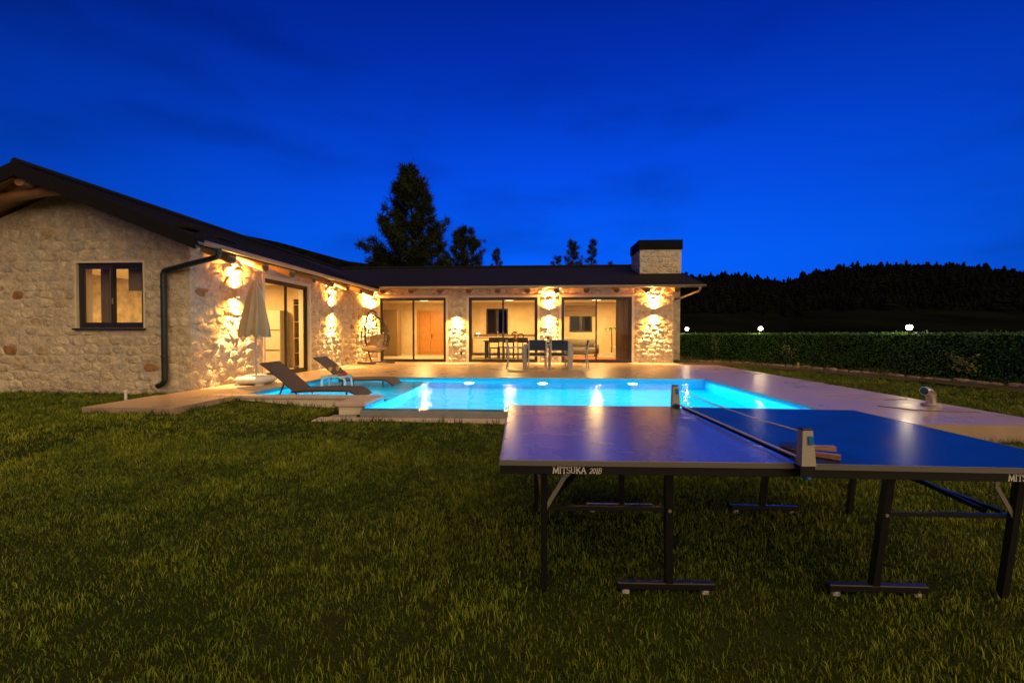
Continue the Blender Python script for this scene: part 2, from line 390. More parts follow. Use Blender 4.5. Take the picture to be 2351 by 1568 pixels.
# rim of the sunbathing shelf and the pool corner block, coping slabs
mb = MB(); mb.box(-5.6, -3.09, 7.06, 7.215, -.1, T - .045); mb.box(-3.04, -2.66, 6.42, 7.2, -.1, T - .05); struct(mb.build('pool_rim', M['plaster']))
rim = bpy.data.objects['pool_rim']
def slabs(x0, x1, y0, y1, z0, z1, n, along, parent, m):
    for i in range(n):
        mb = MB(); g = .004
        if along == 'x':
            w = (x1 - x0) / n; mb.box(x0 + w * i + g, x0 + w * (i + 1) - g, y0, y1, z0, z1, .006)
        else:
            w = (y1 - y0) / n; mb.box(x0, x1, y0 + w * i + g, y0 + w * (i + 1) - g, z0, z1, .006)
        mb.build('coping_slab', m, parent)
slabs(-5.62, -3.09, 7.03, 7.235, T - .043, T + .004, 3, 'x', rim, M['coping'])
slabs(-3.08, -2.61, 6.37, 7.235, T - .048, T + .006, 1, 'y', rim, M['coping'])
slabs(-3.22, 4.6, 5.93, 6.195, .055, .105, 8, 'x', rim, M['coping'])
mb = MB(); mb.box(-3.12, 4.5, 6.0, 6.19, -.2, .05); mb.box(-3.1, -2.64, 6.19, 6.40, -.2, .1); mb.build('gutter_bed', M['weir'], rim)
# water surface (both sheets face up)
wv = np.array([(px0, py0 - .16, WZ), (px1, py0 - .16, WZ), (px1, py1, WZ), (px0, py1, WZ), (lx0, ly0, WZ), (px0, ly0, WZ), (px0, py1, WZ), (lx0, py1, WZ)])
struct(link(npmesh('water', wv, np.array([(0, 1, 2, 3), (4, 5, 6, 7)])), 'water', M['water']))
# pool lights on the far wall
def pool_light(x, z, label, e, r=.11, y=py1, rz=0.0):
    t = thing('pool_light', label, 'pool light', (x, y, z), rz, 'underwater pool lights')
    mb = MB(); mb.lathe([(r * 1.25, 0), (r * 1.25, .02), (r, .03), (r, .012)], 20); mb.xf(Matrix.Rotation(R(90), 4, 'X')); mb.build('rim_ring', M['white'], t, smooth=40)
    mb = MB(); mb.lathe([(r * .99, .0), (r * .95, .022), (r * .5, .034), (.01, .036)], 20); mb.xf(Matrix.Rotation(R(90), 4, 'X')); mb.build('lens', M['poolglow'], t, smooth=40)
    lamp('AREA', 'bulb', (0, -.06, 0), e, (.12, .92, 1.0), t, shape='DISK', size=r * 1.6, dir=(0, -1, -.08))
for x, lb in ((-1.62, 'underwater pool light left of the three glowing in the far pool wall'), (.17, 'middle underwater light glowing in the far pool wall'), (2.30, 'right-hand underwater light glowing in the far pool wall')):
    pool_light(x, -.24, lb, 430)
pool_light(-4.45, .06, 'left small underwater light inside the lawn-side rim of the shallow shelf', 110, .05, ly0, math.pi)
pool_light(-3.15, .06, 'right small underwater light inside the lawn-side rim of the shallow shelf', 110, .05, ly0, math.pi)

# ---- planting bed along the hedge
HA = Vector((5.4, 22.0, 0)); HB = Vector((6.7, 19.4, 0)); HC = Vector((9.3, 14.05, 0)); HD = Vector((10.25, 9.6, 0)); HE = Vector((10.6, 4.0, 0)); hp = [HA, HB, HC, HD, HE]
bed_in = [(5.06, 15.02), (6.6, 15.02), (8.05, 12.6), (8.9, 9.6), (9.3, 6.5), (9.5, 4)]
bed_out = [(5.06, 23.5), (7.2, 19.6), (9.8, 14.2), (10.75, 9.6), (11.0, 6.5), (11.1, 4)]
mb = MB()
for i in range(5):
    for s_ in range(4):
        def P(q, w):
            a, b = bed_in[q], bed_out[q]; x = a[0] + (b[0]-a[0]) * w; y = a[1] + (b[1]-a[1]) * w
            return (x, y, T - .02 + .05 * math.sin(math.pi * w) + .015 * math.sin(x * 7 + y * 5))
        quad(mb, P(i, s_/4), P(i+1, s_/4), P(i+1, (s_+1)/4), P(i, (s_+1)/4))
struct(mb.build('planting_bed', M['soil'], smooth=60))

# ---- hills: wooded ridge on the right, far mountain on the left
def cam_dir(px):
    a = math.atan((px - 1175.5) / 980) - R(3.2); return Vector((math.sin(a), math.cos(a), 0)), math.cos(math.atan((px - 1175.5) / 980))
def hill(name, prof, D, near, m, seed, trees=0):
    # prof: (pixel column, pixel row of the ridge) ; the ridge stands D metres deep
    cols = np.linspace(prof[0][0], prof[-1][0], 120); rows = np.interp(cols, [p[0] for p in prof], [p[1] for p in prof])
    vs_ = []; nr = 14; ridge = []
    for c, r_ in zip(cols, rows):
        d, cs = cam_dir(c); H = (767 - r_) / 980 * D + EYE - (4.0 if trees else 0)
        for q in range(nr + 6):
            w = q / nr; dist = (near + (D - near) * w) / cs
            h = H * (w ** 1.25) if w <= 1 else H * (1 - .5 * (w - 1))
            p = d * dist; nn = noise.noise(Vector((p.x * .02, p.y * .02, seed))) * H * .10 * min(w, 1) * (0 if q == nr else 1)
            vs_.append((p.x, p.y, h + nn - .4))
    vs_ = np.array(vs_); q = nr + 6
    fs = np.array([(i * q + j, (i + 1) * q + j, (i + 1) * q + j + 1, i * q + j + 1) for i in range(119) for j in range(q - 1)])
    struct(link(npmesh(name, vs_, fs), name, m, smooth=60))
    return vs_.reshape(120, q, 3), nr
rp = [(1380, 650), (1500, 640), (1600, 634), (1680, 632), (1760, 641), (1805, 648), (1850, 630), (1950, 612), (2060, 606), (2150, 608), (2250, 614), (2351, 628), (2500, 640), (2700, 660), (3000, 670)]
hv, nr = hill('wooded_hill', rp, 330, 45, M['forest'], 3, 1)
hill('far_mountain', [(60, 430), (350, 480), (480, 520), (560, 540), (640, 556), (720, 578), (800, 600), (900, 612), (1050, 628), (1250, 650), (1400, 690)], 700, 200, M['forest'], 9)
# conifers of the far wood, one mass
vs_, fs_ = [], []
def far_tree(p, h, w):
    o = len(vs_); n = 6; lev = 4
    for q in range(lev):
        z0 = h * (.12 + .22 * q); z1 = h * (.12 + .22 * q + .34); rr = w * (1 - q / lev * .85)
        a0 = random.random() * 6.28; b = len(vs_)
        for i in range(n):
            a = a0 + 6.2832 * i / n; r_ = rr * random.uniform(.55, 1.2)
            vs_.append((p[0] + r_ * math.cos(a), p[1] + r_ * math.sin(a), p[2] + z0 + random.uniform(-.06, .06) * h))
        vs_.append((p[0] + random.uniform(-.1, .1) * w, p[1], p[2] + min(z1, h)))
        for i in range(n): fs_.append((b + i, b + (i + 1) % n, b + n))
for _ in range(8500):
    i = random.uniform(0, 118.9); j = nr * random.uniform(.12, 1) ** .7 if random.random() < .72 else nr + random.uniform(-.4, .3)
    i0, j0 = int(i), int(j); a, b = i - i0, j - j0
    p = (hv[i0, j0] * (1-a) + hv[i0+1, j0] * a) * (1-b) + (hv[i0, j0+1] * (1-a) + hv[i0+1, j0+1] * a) * b
    h = (random.uniform(2.5, 5.5) if random.random() < .95 else random.uniform(6, 9)) * min(1, .35 + .65 * j / nr)
    far_tree(p, h, h * random.uniform(.3, .6))
me = npmesh('forest', np.array(vs_), np.array(fs_))
fo = link(me, 'forest', M['forest']); tag(fo, 'dark wood of conifers covering the hill on the right', 'forest', kind='stuff')

# ================================================================== STONE HOUSE
house = thing('stone_house', 'single-storey L-shaped house of pale rough stone with dark roof and glass doors', 'house', (-6.52, 7.72, T))
stone_bank = []      # every stone: (apparent size, MB verts, faces, tint, wall object)
def tint():
    r = random.random()
    if r < .010: c = (.38, .21, .10)
    elif r < .035: c = (.48, .37, .23)
    elif r < .16: c = (.52, .47, .39)
    elif r < .5: c = (.58, .49, .36)
    else: c = (.62, .54, .41)
    g = random.uniform(.92, 1.08); return tuple(x * g for x in c)
def clip(poly, nx_, ny_, d):
    out = []
    for i in range(len(poly)):
        a, b = poly[i], poly[(i + 1) % len(poly)]
        da, db = nx_ * a[0] + ny_ * a[1] - d, nx_ * b[0] + ny_ * b[1] - d
        if da <= 0: out.append(a)
        if (da < 0 < db) or (db < 0 < da):
            t = da / (da - db); out.append((a[0] + (b[0]-a[0]) * t, a[1] + (b[1]-a[1]) * t))
    return out
def stone_wall(name, org, u, n, length, z0, z1, top, openings, depth=.30, inner=True, rel=1.0):
    """org at u=0; u along the wall, n outward normal, top(u) = wall height, openings (u0,u1,z0,z1)"""
    org = Vector(org); u = Vector(u); n = Vector(n)
    W = lambda a, z, d: org + u * a + n * d + Vector((0, 0, z))
    brk_u = sorted({0, length} | {o_[0] for o_ in openings} | {o_[1] for o_ in openings})
    brk_z = sorted({z0, z1} | {o_[2] for o_ in openings} | {o_[3] for o_ in openings})
    def sub(b, st):
        r_ = []
        for a, c in zip(b[:-1], b[1:]): r_ += list(np.linspace(a, c, max(1, int(round((c - a) / st))) + 1)[:-1])
        return r_ + [b[-1]]
    us, zs = sub(brk_u, .07), sub(brk_z, .07)
    vs1 = []; fs1 = []
    for a in us:
        tp = top(a)
        edge_u = min([abs(a - b) for b in brk_u])
        for z in zs:
            zz = min(z, tp); d = 0
            if edge_u > .02 and min(abs(zz - b) for b in brk_z) > .02 or (0 < a < length and all(not (o_[0]-.02 <= a <= o_[1]+.02 and o_[2]-.02 <= zz <= o_[3]+.02) for o_ in openings)):
                p = W(a, zz, 0); d = rel * (.012 * noise.noise(p * 5.0) + .010 * noise.noise(p * 12.0))
            vs1.append(W(a, zz, d))
    nz_ = len(zs)
    for i in range(len(us) - 1):
        for j in range(nz_ - 1):
            ca, cz = (us[i] + us[i+1]) / 2, (zs[j] + zs[j+1]) / 2
            if any(o_[0] < ca < o_[1] and o_[2] < cz < o_[3] for o_ in openings): continue
            if zs[j] >= top(us[i]) and zs[j] >= top(us[i+1]): continue
            fs1.append((i*nz_+j, (i+1)*nz_+j, (i+1)*nz_+j+1, i*nz_+j+1))
    mb = MB(); mb.add(vs1, fs1)
    wall = mb.build(name, M['mortar'], house, True, smooth=60)
    if inner:   # plain inner skin with the same openings
        mb = MB()
        for i in range(len(brk_u) - 1):
            for j in range(len(brk_z) - 1):
                a0, a1, c0, c1 = brk_u[i], brk_u[i+1], brk_z[j], brk_z[j+1]
                if any(o_[0] < (a0+a1)/2 < o_[1] and o_[2] < (c0+c1)/2 < o_[3] for o_ in openings): continue
                mb.add([W(a0, c0, -depth), W(a1, c0, -depth), W(a1, min(c1, top(a1)), -depth), W(a0, min(c1, top(a0)), -depth)], [(0, 1, 2, 3)])
        mb.build('inner_plaster', M['inwall'], wall)
    # stones
    sites = []; z = z0 + .02; row = 0
    while z < z1 + .2:
        h = random.uniform(.14, .23); a = -random.uniform(0, .3)
        while a < length + .3:
            w = random.uniform(.17, .40); sites.append((a + w / 2 + random.uniform(-.02, .02), z + h / 2 + random.uniform(-.035, .035))); a += w
        z += h; row += 1
    K = 1.9; S = np.array(sites) * np.array((1, K))
    for si, s_ in enumerate(sites):
        if not (0 < s_[0] < length and z0 < s_[1] < top(s_[0]) - .03): continue
        if any(o_[0]-.02 < s_[0] < o_[1]+.02 and o_[2]-.02 < s_[1] < o_[3]+.02 for o_ in openings): continue
        poly = [(s_[0]-.6, s_[1]-.6), (s_[0]+.6, s_[1]-.6), (s_[0]+.6, s_[1]+.6), (s_[0]-.6, s_[1]+.6)]
        dd = ((S - S[si]) ** 2).sum(1); order = np.argsort(dd)[1:18]
        for q in order:
            t_ = sites[q]; mx_, my_ = (s_[0]+t_[0])/2, (s_[1]+t_[1])/2; vx, vy = t_[0]-s_[0], (t_[1]-s_[1]) * K * K
            poly = clip(poly, vx, vy, vx * mx_ + vy * my_)
        poly = clip(poly, 1, 0, length - .005); poly = clip(poly, -1, 0, -.005); poly = clip(poly, 0, -1, -z0 - .01); 
        tl, tr_ = top(s_[0] - .05), top(s_[0] + .05); sl = (tr_ - tl) / .1
        poly = clip(poly, -sl, 1, top(s_[0]) - sl * s_[0] - .02)
        for o_ in openings:
            eo = .035 if o_[2] > 1 else .10
            if s_[0] <= o_[0] and o_[2] - .3 < s_[1] < o_[3] + .3 and not (s_[1] > o_[3] or s_[1] < o_[2]): poly = clip(poly, 1, 0, o_[0] - eo)
            elif s_[0] >= o_[1] and not (s_[1] > o_[3] or s_[1] < o_[2]): poly = clip(poly, -1, 0, -o_[1] - eo)
            elif s_[1] >= o_[3] and o_[0] - .5 < s_[0] < o_[1] + .5: poly = clip(poly, 0, -1, -o_[3] - eo)
            elif s_[1] <= o_[2] and o_[0] - .5 < s_[0] < o_[1] + .5: poly = clip(poly, 0, 1, o_[2] - .06)
        if len(poly) < 3: continue
        cx_ = sum(p[0] for p in poly) / len(poly); cz_ = sum(p[1] for p in poly) / len(poly)
        # roughen the outline
        pts = []
        for i in range(len(poly)):
            a, b = poly[i], poly[(i+1) % len(poly)]; ln = math.hypot(b[0]-a[0], b[1]-a[1])
            if ln < .03: continue
            m_ = 2 if ln > .11 else 1
            for q in range(m_):
                t_ = (q + .5) / m_; pts.append((a[0] + (b[0]-a[0]) * t_, a[1] + (b[1]-a[1]) * t_))
        if len(pts) < 4: continue
        g = random.uniform(.86, .97); pr = rel * random.uniform(-.004, .013); tx, tz = rel * random.uniform(-.06, .06), rel * random.uniform(-.08, .08)
        r0, r1, r2 = [], [], []
        for (a, z_) in pts:
            j = random.uniform(.90, 1.04)
            da, dz_ = (a - cx_) * g * j, (z_ - cz_) * g * j
            r0.append(W(cx_ + da * 1.16, cz_ + dz_ * 1.16, -.014))
            h = pr + da * tx + dz_ * tz + random.uniform(-.004, .004) * rel
            r1.append(W(cx_ + da, cz_ + dz_, h * .7 + .001)); r2.append(W(cx_ + da * .66, cz_ + dz_ * .66, h + .002 + rel * random.uniform(-.006, .007)))
        c = W(cx_, cz_, pr + .006); k_ = len(pts)
        vsx = r0 + r1 + r2 + [c]; fsx = []
        for i in range(k_):
            i2 = (i + 1) % k_
            fsx += [(i, i2, k_ + i2, k_ + i), (k_ + i, k_ + i2, 2*k_ + i2, 2*k_ + i), (2*k_ + i, 2*k_ + i2, 3*k_)]
        dist = (c - Vector((0, 0, EYE))).length; size = math.sqrt(max(1e-4, (max(p[0] for p in pts)-min(p[0] for p in pts)) * (max(p[1] for p in pts)-min(p[1] for p in pts)))) / dist
        facing = abs((c - Vector((0, 0, EYE))).normalized().dot(n)); vis = 1 if cam_sees(c) else 0
        stone_bank.append((size * facing ** .5 * vis, vsx, fsx, tint(), wall))
    return wall
def cam_sees(p):
    d = cam.rotation_euler.to_matrix().inverted() @ (Vector(p) - Vector((0, 0, EYE)))
    return d.z < 0 and abs(d.x / -d.z) < 1.21
def flush_stones():
    stone_bank.sort(key=lambda s: -s[0])
    rest = {}
    for i, (sz, v_, f_, t_, w_) in enumerate(stone_bank):
        if i < 300:
            me = bpy.data.meshes.new('stone'); me.from_pydata(v_, [], f_); me.update()
            at_ = me.color_attributes.new('tint', 'FLOAT_COLOR', 'POINT'); at_.data.foreach_set('color', np.tile(np.array((*t_, 1), dtype=np.float32), len(v_)))
            link(me, 'stone', M['stone'], w_, smooth=50)
        else: rest.setdefault(w_.name, []).append((v_, f_, t_))
    for wn, lst in rest.items():
        v2, f2, c2 = [], [], []
        for v_, f_, t_ in lst:
            o = len(v2); v2 += v_; f2 += [tuple(i + o for i in f) for f in f_]; c2 += [(*t_, 1)] * len(v_)
        me = bpy.data.meshes.new('stonework'); me.from_pydata(v2, [], f2); me.update()
        at_ = me.color_attributes.new('tint', 'FLOAT_COLOR', 'POINT'); at_.data.foreach_set('color', np.array(c2, dtype=np.float32).ravel())
        link(me, 'stonework', M['stone'], bpy.data.objects[wn], smooth=50, kind='stuff')

WX = -6.52; GYW = 7.72; MY = 16.0; MX1 = 5.05; RX = -9.07
wing_top = 3.10; main_top = 3.13
gable_top = lambda a: wing_top - .05 + .405 * (min(a, 2 * 2.55 - a))
# gable wall facing the lawn (u = 0 at its left end), wing wall facing the pool, main wall
stone_wall('wall', (RX - 2.55, GYW, 0), (1, 0, 0), (0, -1, 0), 5.10, .05, 4.15, gable_top, [(2.82, 4.17, 1.455, 2.70)], rel=.7)
stone_wall('wall', (WX, GYW, 0), (0, 1, 0), (1, 0, 0), MY - GYW, .05, wing_top, lambda a: wing_top, [(9.93 - GYW, 11.95 - GYW, T, 2.70)], rel=1.9)
D1, D2, D3 = (-5.94, -3.40), (-2.53, .06), (.95, 3.54)
stone_wall('wall', (WX, MY, 0), (1, 0, 0), (0, -1, 0), MX1 - WX, .05, main_top, lambda a: main_top, [(d[0] - WX, d[1] - WX, T, 2.72) for d in (D1, D2, D3)], rel=1.7)
stone_wall('chimney_face', (4.14, 17.346, 0), (1, 0, 0), (0, -1, 0), 1.62, 3.55, 4.70, lambda a: 4.70, [], inner=False)
stone_wall('chimney_face', (4.136, 17.35, 0), (0, 1, 0), (-1, 0, 0), 1.5, 3.55, 4.70, lambda a: 4.70, [], inner=False)
flush_stones()
mb = MB(); mb.box(MX1 - .3, MX1 - .001, MY + .001, 23.2, 0, 3.13); mb.build('end_wall', M['stone_far'], house, True)
mb = MB(); mb.box(RX - 2.55, RX - 2.26, GYW + .01, 23, 0, 3.1); mb.build('end_wall', M['stone_far'], house, True)
# corner quoin strips so that the wall ends close
mb = MB(); mb.box(WX - .29, WX - .004, GYW + .004, GYW + .3, 0, 3.05); mb.build('wall_core', M['mortar'], house, True)
# chimney: breast on the end wall, stack above the roof, dark louvred cap
mb = MB(); mb.box(MX1 + .002, 5.74, 17.38, 18.8, 0, 3.55); br = mb.build('chimney_breast', M['stone_far'], house, True)
mb = MB(); mb.box(4.14, 5.76, 17.35, 18.85, 3.3, 4.70, .01); ch = mb.build('chimney', M['stone_far'], house, True)
mb = MB()
for i in range(8): mb.box(4.10 - .012 * (i % 2) , 5.80 + .012 * (i % 2), 17.31 - .02 * (i % 2), 18.89 + .02 * (i % 2), 4.70 + .048 * i, 4.70 + .048 * i + .04)
mb.box(4.16, 5.74, 17.37, 18.83, 4.69, 5.08)
mb.build('chimney_cap', M['roof'], ch)
mb = MB(); mb.box(4.05, 5.85, 17.26, 18.95, 3.62, 3.74, .02); mb.build('flashing', M['roof'], ch)

# ---- roofs
vx = lambda Y: -5.8 - (.13 + .30 * (Y - 15.35)) / .405
EW = lambda X: 2.99 + .405 * (-5.8 - X)
EM = lambda Y: 3.12 + .30 * (Y - 15.35)
rt = .13
Yv = 15.35 + ((4.314 - 3.12) / .30)
mb = MB()
v0 = (vx(15.35), 15.35, 3.12)
mb.prism([(-5.8, 7.0, EW(-5.8)), (-5.8, 15.2, EW(-5.8)), v0, (RX, Yv, EW(RX)), (RX, 7.0, EW(RX))], rt)
mb.prism([(RX, 7.0, EW(RX)), (RX, 24, EW(RX)), (RX - 3.27, 24, EW(-5.8)), (RX - 3.27, 7.0, EW(-5.8))], rt)
mb.prism([v0, (5.86, 15.35, 3.12), (5.86, 19.6, EM(19.6)), (RX, 19.6, EM(19.6)), (RX, Yv, EM(Yv))], rt)
mb.prism([(5.86, 19.6, EM(19.6)), (RX, 19.6, EM(19.6)), (RX, 24, 3.08), (5.86, 24, 3.08)], rt)
roof = mb.build('roof', M['roof'], house, True)
# shingle courses near the gable: raised strips following the slope
mb = MB(); nS = 13
for i in range(nS):
    t0 = i / nS; xa = -5.83 + (RX + 5.83) * t0; xb = xa - .012
    mb.add([(xa, 7.0, EW(xa) + .001), (xa, 14.9, EW(xa) + .001), (xb - .2, 14.9, EW(xb - .2) + .001), (xb - .2, 7.0, EW(xb - .2) + .001),
            (xa, 7.0, EW(xa) + .016), (xa, 14.9, EW(xa) + .016), (xb - .2, 14.9, EW(xb - .2) + .002), (xb - .2, 7.0, EW(xb - .2) + .002)],
           [(0, 1, 5, 4), (4, 5, 6, 7), (0, 4, 7, 3), (1, 2, 6, 5)])
mb.build('shingle_course', M['roof'], roof)
mb = MB(); mb.tube([(RX, 6.99, EW(RX) + .02), (RX, 19.5, EW(RX) + .02)], .08, 8); mb.build('ridge_cap', M['roof'], roof)
mb = MB(); mb.tube([(RX, 19.6, EM(19.6) + .02), (5.87, 19.6, EM(19.6) + .02)], .07, 8); mb.build('ridge_cap', M['roof'], roof)
mb = MB(); mb.box(-6.75, -6.35, 7.55, 7.8, EW(-6.5), EW(-6.5) + .10, .02); mb.box(-6.62, -6.47, 8.4, 8.9, EW(-6.5) + .0, EW(-6.5) + .07, .02); mb.build('roof_vent', M['roof'], roof)
# barge boards on the gable verge
for sx in (1, -1):
    xe = RX + sx * 3.27
    mb = MB(); mb.extrude([(RX, 6.97, EW(RX) + .03), (xe, 6.97, EW(-5.8) + .03), (xe, 6.97, EW(-5.8) - .20), (RX, 6.97, EW(RX) - .22)], (0, .035, 0)); mb.build('barge_board', M['roof'], roof)
mb = MB(); mb.extrude([(5.865, 15.35, 3.13), (5.865, 19.6, EM(19.6) + .01), (5.865, 19.6, EM(19.6) - .2), (5.865, 15.35, 2.95)], (.03, 0, 0)); mb.build('barge_board', M['roof'], roof)
# soffit boards under the eaves and the gable
def board_strip(a0, a1, b0, b1, n, parent):
    a0, a1, b0, b1 = map(Vector, (a0, a1, b0, b1))
    for i in range(n):
        t0, t1 = i / n, (i + .96) / n
        mb = MB(); mb.prism([a0.lerp(a1, t0), a0.lerp(a1, t1), b0.lerp(b1, t1), b0.lerp(b1, t0)], .015); mb.build('soffit_board', M['soffit'], parent)
dz = rt + .004
board_strip((-5.84, 7.01, EW(-5.84) - dz), (-6.6, 7.01, EW(-6.6) - dz), (-5.84, 15.3, EW(-5.84) - dz), (-6.6, 15.9, EW(-6.6) - dz), 7, roof)
board_strip((-5.9, 15.38, EM(15.38) - dz), (-6.4, 16.05, EM(16.05) - dz), (5.85, 15.38, EM(15.38) - dz), (5.85, 16.05, EM(16.05) - dz), 6, roof)
board_strip((-6.6, 7.01, EW(-6.6) - dz), (RX, 7.01, EW(RX) - dz), (-6.6, 7.8, EW(-6.6) - dz), (RX, 7.8, EW(RX) - dz), 22, roof)
board_strip((RX - 2.5, 7.01, EW(-6.6) - dz), (RX, 7.01, EW(RX) - dz), (RX - 2.5, 7.8, EW(-6.6) - dz), (RX, 7.8, EW(RX) - dz), 22, roof)
mb = MB(); mb.prism([(5.06, 16.0, EM(16) - dz), (5.85, 16.0, EM(16) - dz), (5.85, 19.5, EM(19.5) - dz), (5.06, 19.5, EM(19.5) - dz)], .015); mb.build('soffit_board', M['soffit'], roof)
# round rafters
for i in range(11):
    x = -5.63 + 1.063 * i
    if x > 5.5: continue
    mb = MB(); mb.tube([(x, 15.44, EM(15.44) - dz - .09), (x, 16.02, EM(16.02) - dz - .09)], [.112 + .006 * math.sin(i * 3), .112], 14)
    ro = mb.build('rafter', M['log'], roof, smooth=40)
    mb = MB(); mb.lathe([(.104, 0), (.104, .004)], 14); mb.xf(Matrix.Translation((x, 15.438, EM(15.44) - dz - .09)) @ Matrix.Rotation(R(90), 4, 'X')); mb.build('rafter_end', M['logend'], ro)
for i in range(8):
    y = 8.05 + 1.03 * i
    mb = MB(); mb.tube([(-5.93, y, EW(-5.93) - dz - .09), (-6.55, y, EW(-6.55) - dz - .09)], .112, 14)
    ro = mb.build('rafter', M['log'], roof, smooth=40)
    mb = MB(); mb.lathe([(.104, 0), (.104, .004)], 14); mb.xf(Matrix.Translation((-5.929, y, EW(-5.93) - dz - .09)) @ Matrix.Rotation(R(90), 4, 'Y')); mb.build('rafter_end', M['logend'], ro)
for xo in (0, -1.55, 1.55):   # purlins carrying the gable overhang
    if xo > 0: continue
    z = EW(RX + xo) if xo >= 0 else EW(RX - xo)
    mb = MB(); mb.tube([(RX + xo, 7.06, z - dz - .12), (RX + xo, 7.8, z - dz - .12)], .115, 14); mb.build('purlin', M['log'], roof, smooth=40)
mb = MB(); mb.tube([(RX - 1.8, 7.3, EW(RX) - .63), (RX + .52, 7.3, EW(RX) - .36)], .085, 12); mb.build('tie_beam', M['log'], roof, smooth=40)
# gutters
def gutter(p, q, side, parent):
    p, q = Vector(p), Vector(q); d = (q - p).normalized(); s_ = Vector(side)
    prof = [(s_ * (.065 * math.cos(a)) + Vector((0, 0, .065 * math.sin(a)))) for a in np.linspace(math.pi, 2 * math.pi, 9)]
    prof += [(s_ * (.058 * math.cos(a)) + Vector((0, 0, .058 * math.sin(a)))) for a in np.linspace(2 * math.pi, math.pi, 9)]
    mb = MB(); mb.extrude([p + w for w in prof], q - p); mb.tube([p + s_ * .065 + Vector((0, 0, .004)), q + s_ * .065 + Vector((0, 0, .004))], .011, 6)
    g = mb.build('gutter', M['gutter'], parent, smooth=30)
    mb = MB(); mb.extrude([p - s_ * .075 + Vector((0, 0, .03)), q - s_ * .075 + Vector((0, 0, .03)), q - s_ * .075 + Vector((0, 0, -.05)), p - s_ * .075 + Vector((0, 0, -.05))], s_ * .012); mb.build('fascia', M['gutter'], g)
    return g
gutter((-5.74, 7.05, 2.935), (-5.74, 15.22, 2.935), (1, 0, 0), roof)
gutter((-5.66, 15.27, 3.05), (5.92, 15.27, 3.05), (0, -1, 0), roof)
def arc_path(pts, r=.08, k=5):
    out = [Vector(pts[0])]
    for i in range(1, len(pts) - 1):
        a, b, c = Vector(pts[i-1]), Vector(pts[i]), Vector(pts[i+1])
        p0 = b + (a - b).normalized() * r; p1 = b + (c - b).normalized() * r
        for j in range(k + 1):
            t_ = j / k; out.append(p0 * (1-t_)**2 + b * 2 * t_ * (1-t_) + p1 * t_ * t_)
    return out + [Vector(pts[-1])]
mb = MB(); mb.tube(arc_path([(-5.74, 7.45, 2.90), (-5.74, 7.45, 2.74), (-6.96, 7.63, 2.52), (-6.96, 7.63, .42), (-7.10, 7.62, .36)], .09), .05, 12); dp = mb.build('downpipe', M['pipe'], house, True, smooth=40)
for z in (2.2, .9):
    mb = MB(); mb.lathe([(.056, 0), (.06, .01), (.06, .035), (.056, .045)], 12, (-6.96, 7.63, z)); mb.build('pipe_clip', M['pipe'], dp)
mb = MB(); mb.tube(arc_path([(5.72, 15.27, 3.0), (5.72, 15.27, 2.86), (5.30, 16.1, 2.66), (5.12, 17.3, 2.6), (5.12, 17.3, .3)], .07), .045, 10); mb.build('downpipe', M['gutter'], house, True, smooth=40)

# ---- plaster surrounds, sliding doors and windows
def opening(name, org, u, n, u0, u1, z0, z1, sill=False, panes=((0, .5), (.5, 1)), slide=None, handle=None, depth=.30):
    """frame set into a wall opening; panes are (from, to) fractions of the width"""
    org = Vector(org); u = Vector(u); n = Vector(n)
    W = lambda a, z, d: org + u * a + n * d + Vector((0, 0, z))
    def slab(mb, a0, a1, c0, c1, d0, d1):
        vs_ = [W(a, z, d) for d in (d0, d1) for (a, z) in ((a0, c0), (a1, c0), (a1, c1), (a0, c1))]
        mb.add(vs_, [(0, 1, 2, 3), (4, 7, 6, 5), (0, 4, 5, 1), (1, 5, 6, 2), (2, 6, 7, 3), (3, 7, 4, 0)])
    sr = MB(); e = .085
    e, pd = (.03, .004) if sill else (e, .022)
    for a0, a1, c0, c1 in ((u0 - e, u0, z0, z1 + e), (u1, u1 + e, z0, z1 + e), (u0, u1, z1, z1 + e)): slab(sr, a0, a1, c0, c1, pd, -depth - .003)
    if sill: slab(sr, u0 - .0, u1 + .0, z0 - .03, z0, -.06, -depth - .003)
    surround = sr.build('surround', M['plaster'], house, True)
    fw = .058; fr = MB(); d0, d1 = -.05, -.13
    for a0, a1, c0, c1 in ((u0, u0 + fw, z0, z1), (u1 - fw, u1, z0, z1), (u0 + fw, u1 - fw, z1 - fw, z1), (u0 + fw, u1 - fw, z0, z0 + fw)): slab(fr, a0, a1, c0, c1, d0, d1)
    fo_ = fr.build(name, M['frame'], house, True)
    w = u1 - u0
    for i, (a, b) in enumerate(panes):
        sa, sb = u0 + w * a + (fw if a == 0 else -.02), u0 + w * b - (fw if b == 1 else -.02)
        dd = -.068 if i % 2 == 0 else -.098; sf = MB(); q = .05
        for a0, a1, c0, c1 in ((sa, sa + q, z0 + fw, z1 - fw), (sb - q, sb, z0 + fw, z1 - fw), (sa + q, sb - q, z1 - fw - q, z1 - fw), (sa + q, sb - q, z0 + fw, z0 + fw + q)): slab(sf, a0, a1, c0, c1, dd + .0145, dd - .0145)
        sf.build('sash', M['frame'], fo_)
        gl = MB(); gl.add([W(sa + q, z0 + fw + q, dd), W(sb - q, z0 + fw + q, dd), W(sb - q, z1 - fw - q, dd), W(sa + q, z1 - fw - q, dd)], [(0, 1, 2, 3)]); gl.build('pane', M['glass'], fo_)
        if handle == i:
            hm = MB(); hz = (z0 + z1) / 2 - .05; ha = sa + .025 if i else sb - .025
            hm.tube([W(ha, hz, dd + .015), W(ha, hz, dd + .05), W(ha, hz - .11, dd + .05)], .010, 6); hm.build('handle', M['gutter'], fo_)
    if sill:
        sm = MB(); slab(sm, u0 - .04, u1 + .04, z0 - .035, z0 - .004, .06, -.12); sm.build('sill', M['frame'], fo_)
    return fo_
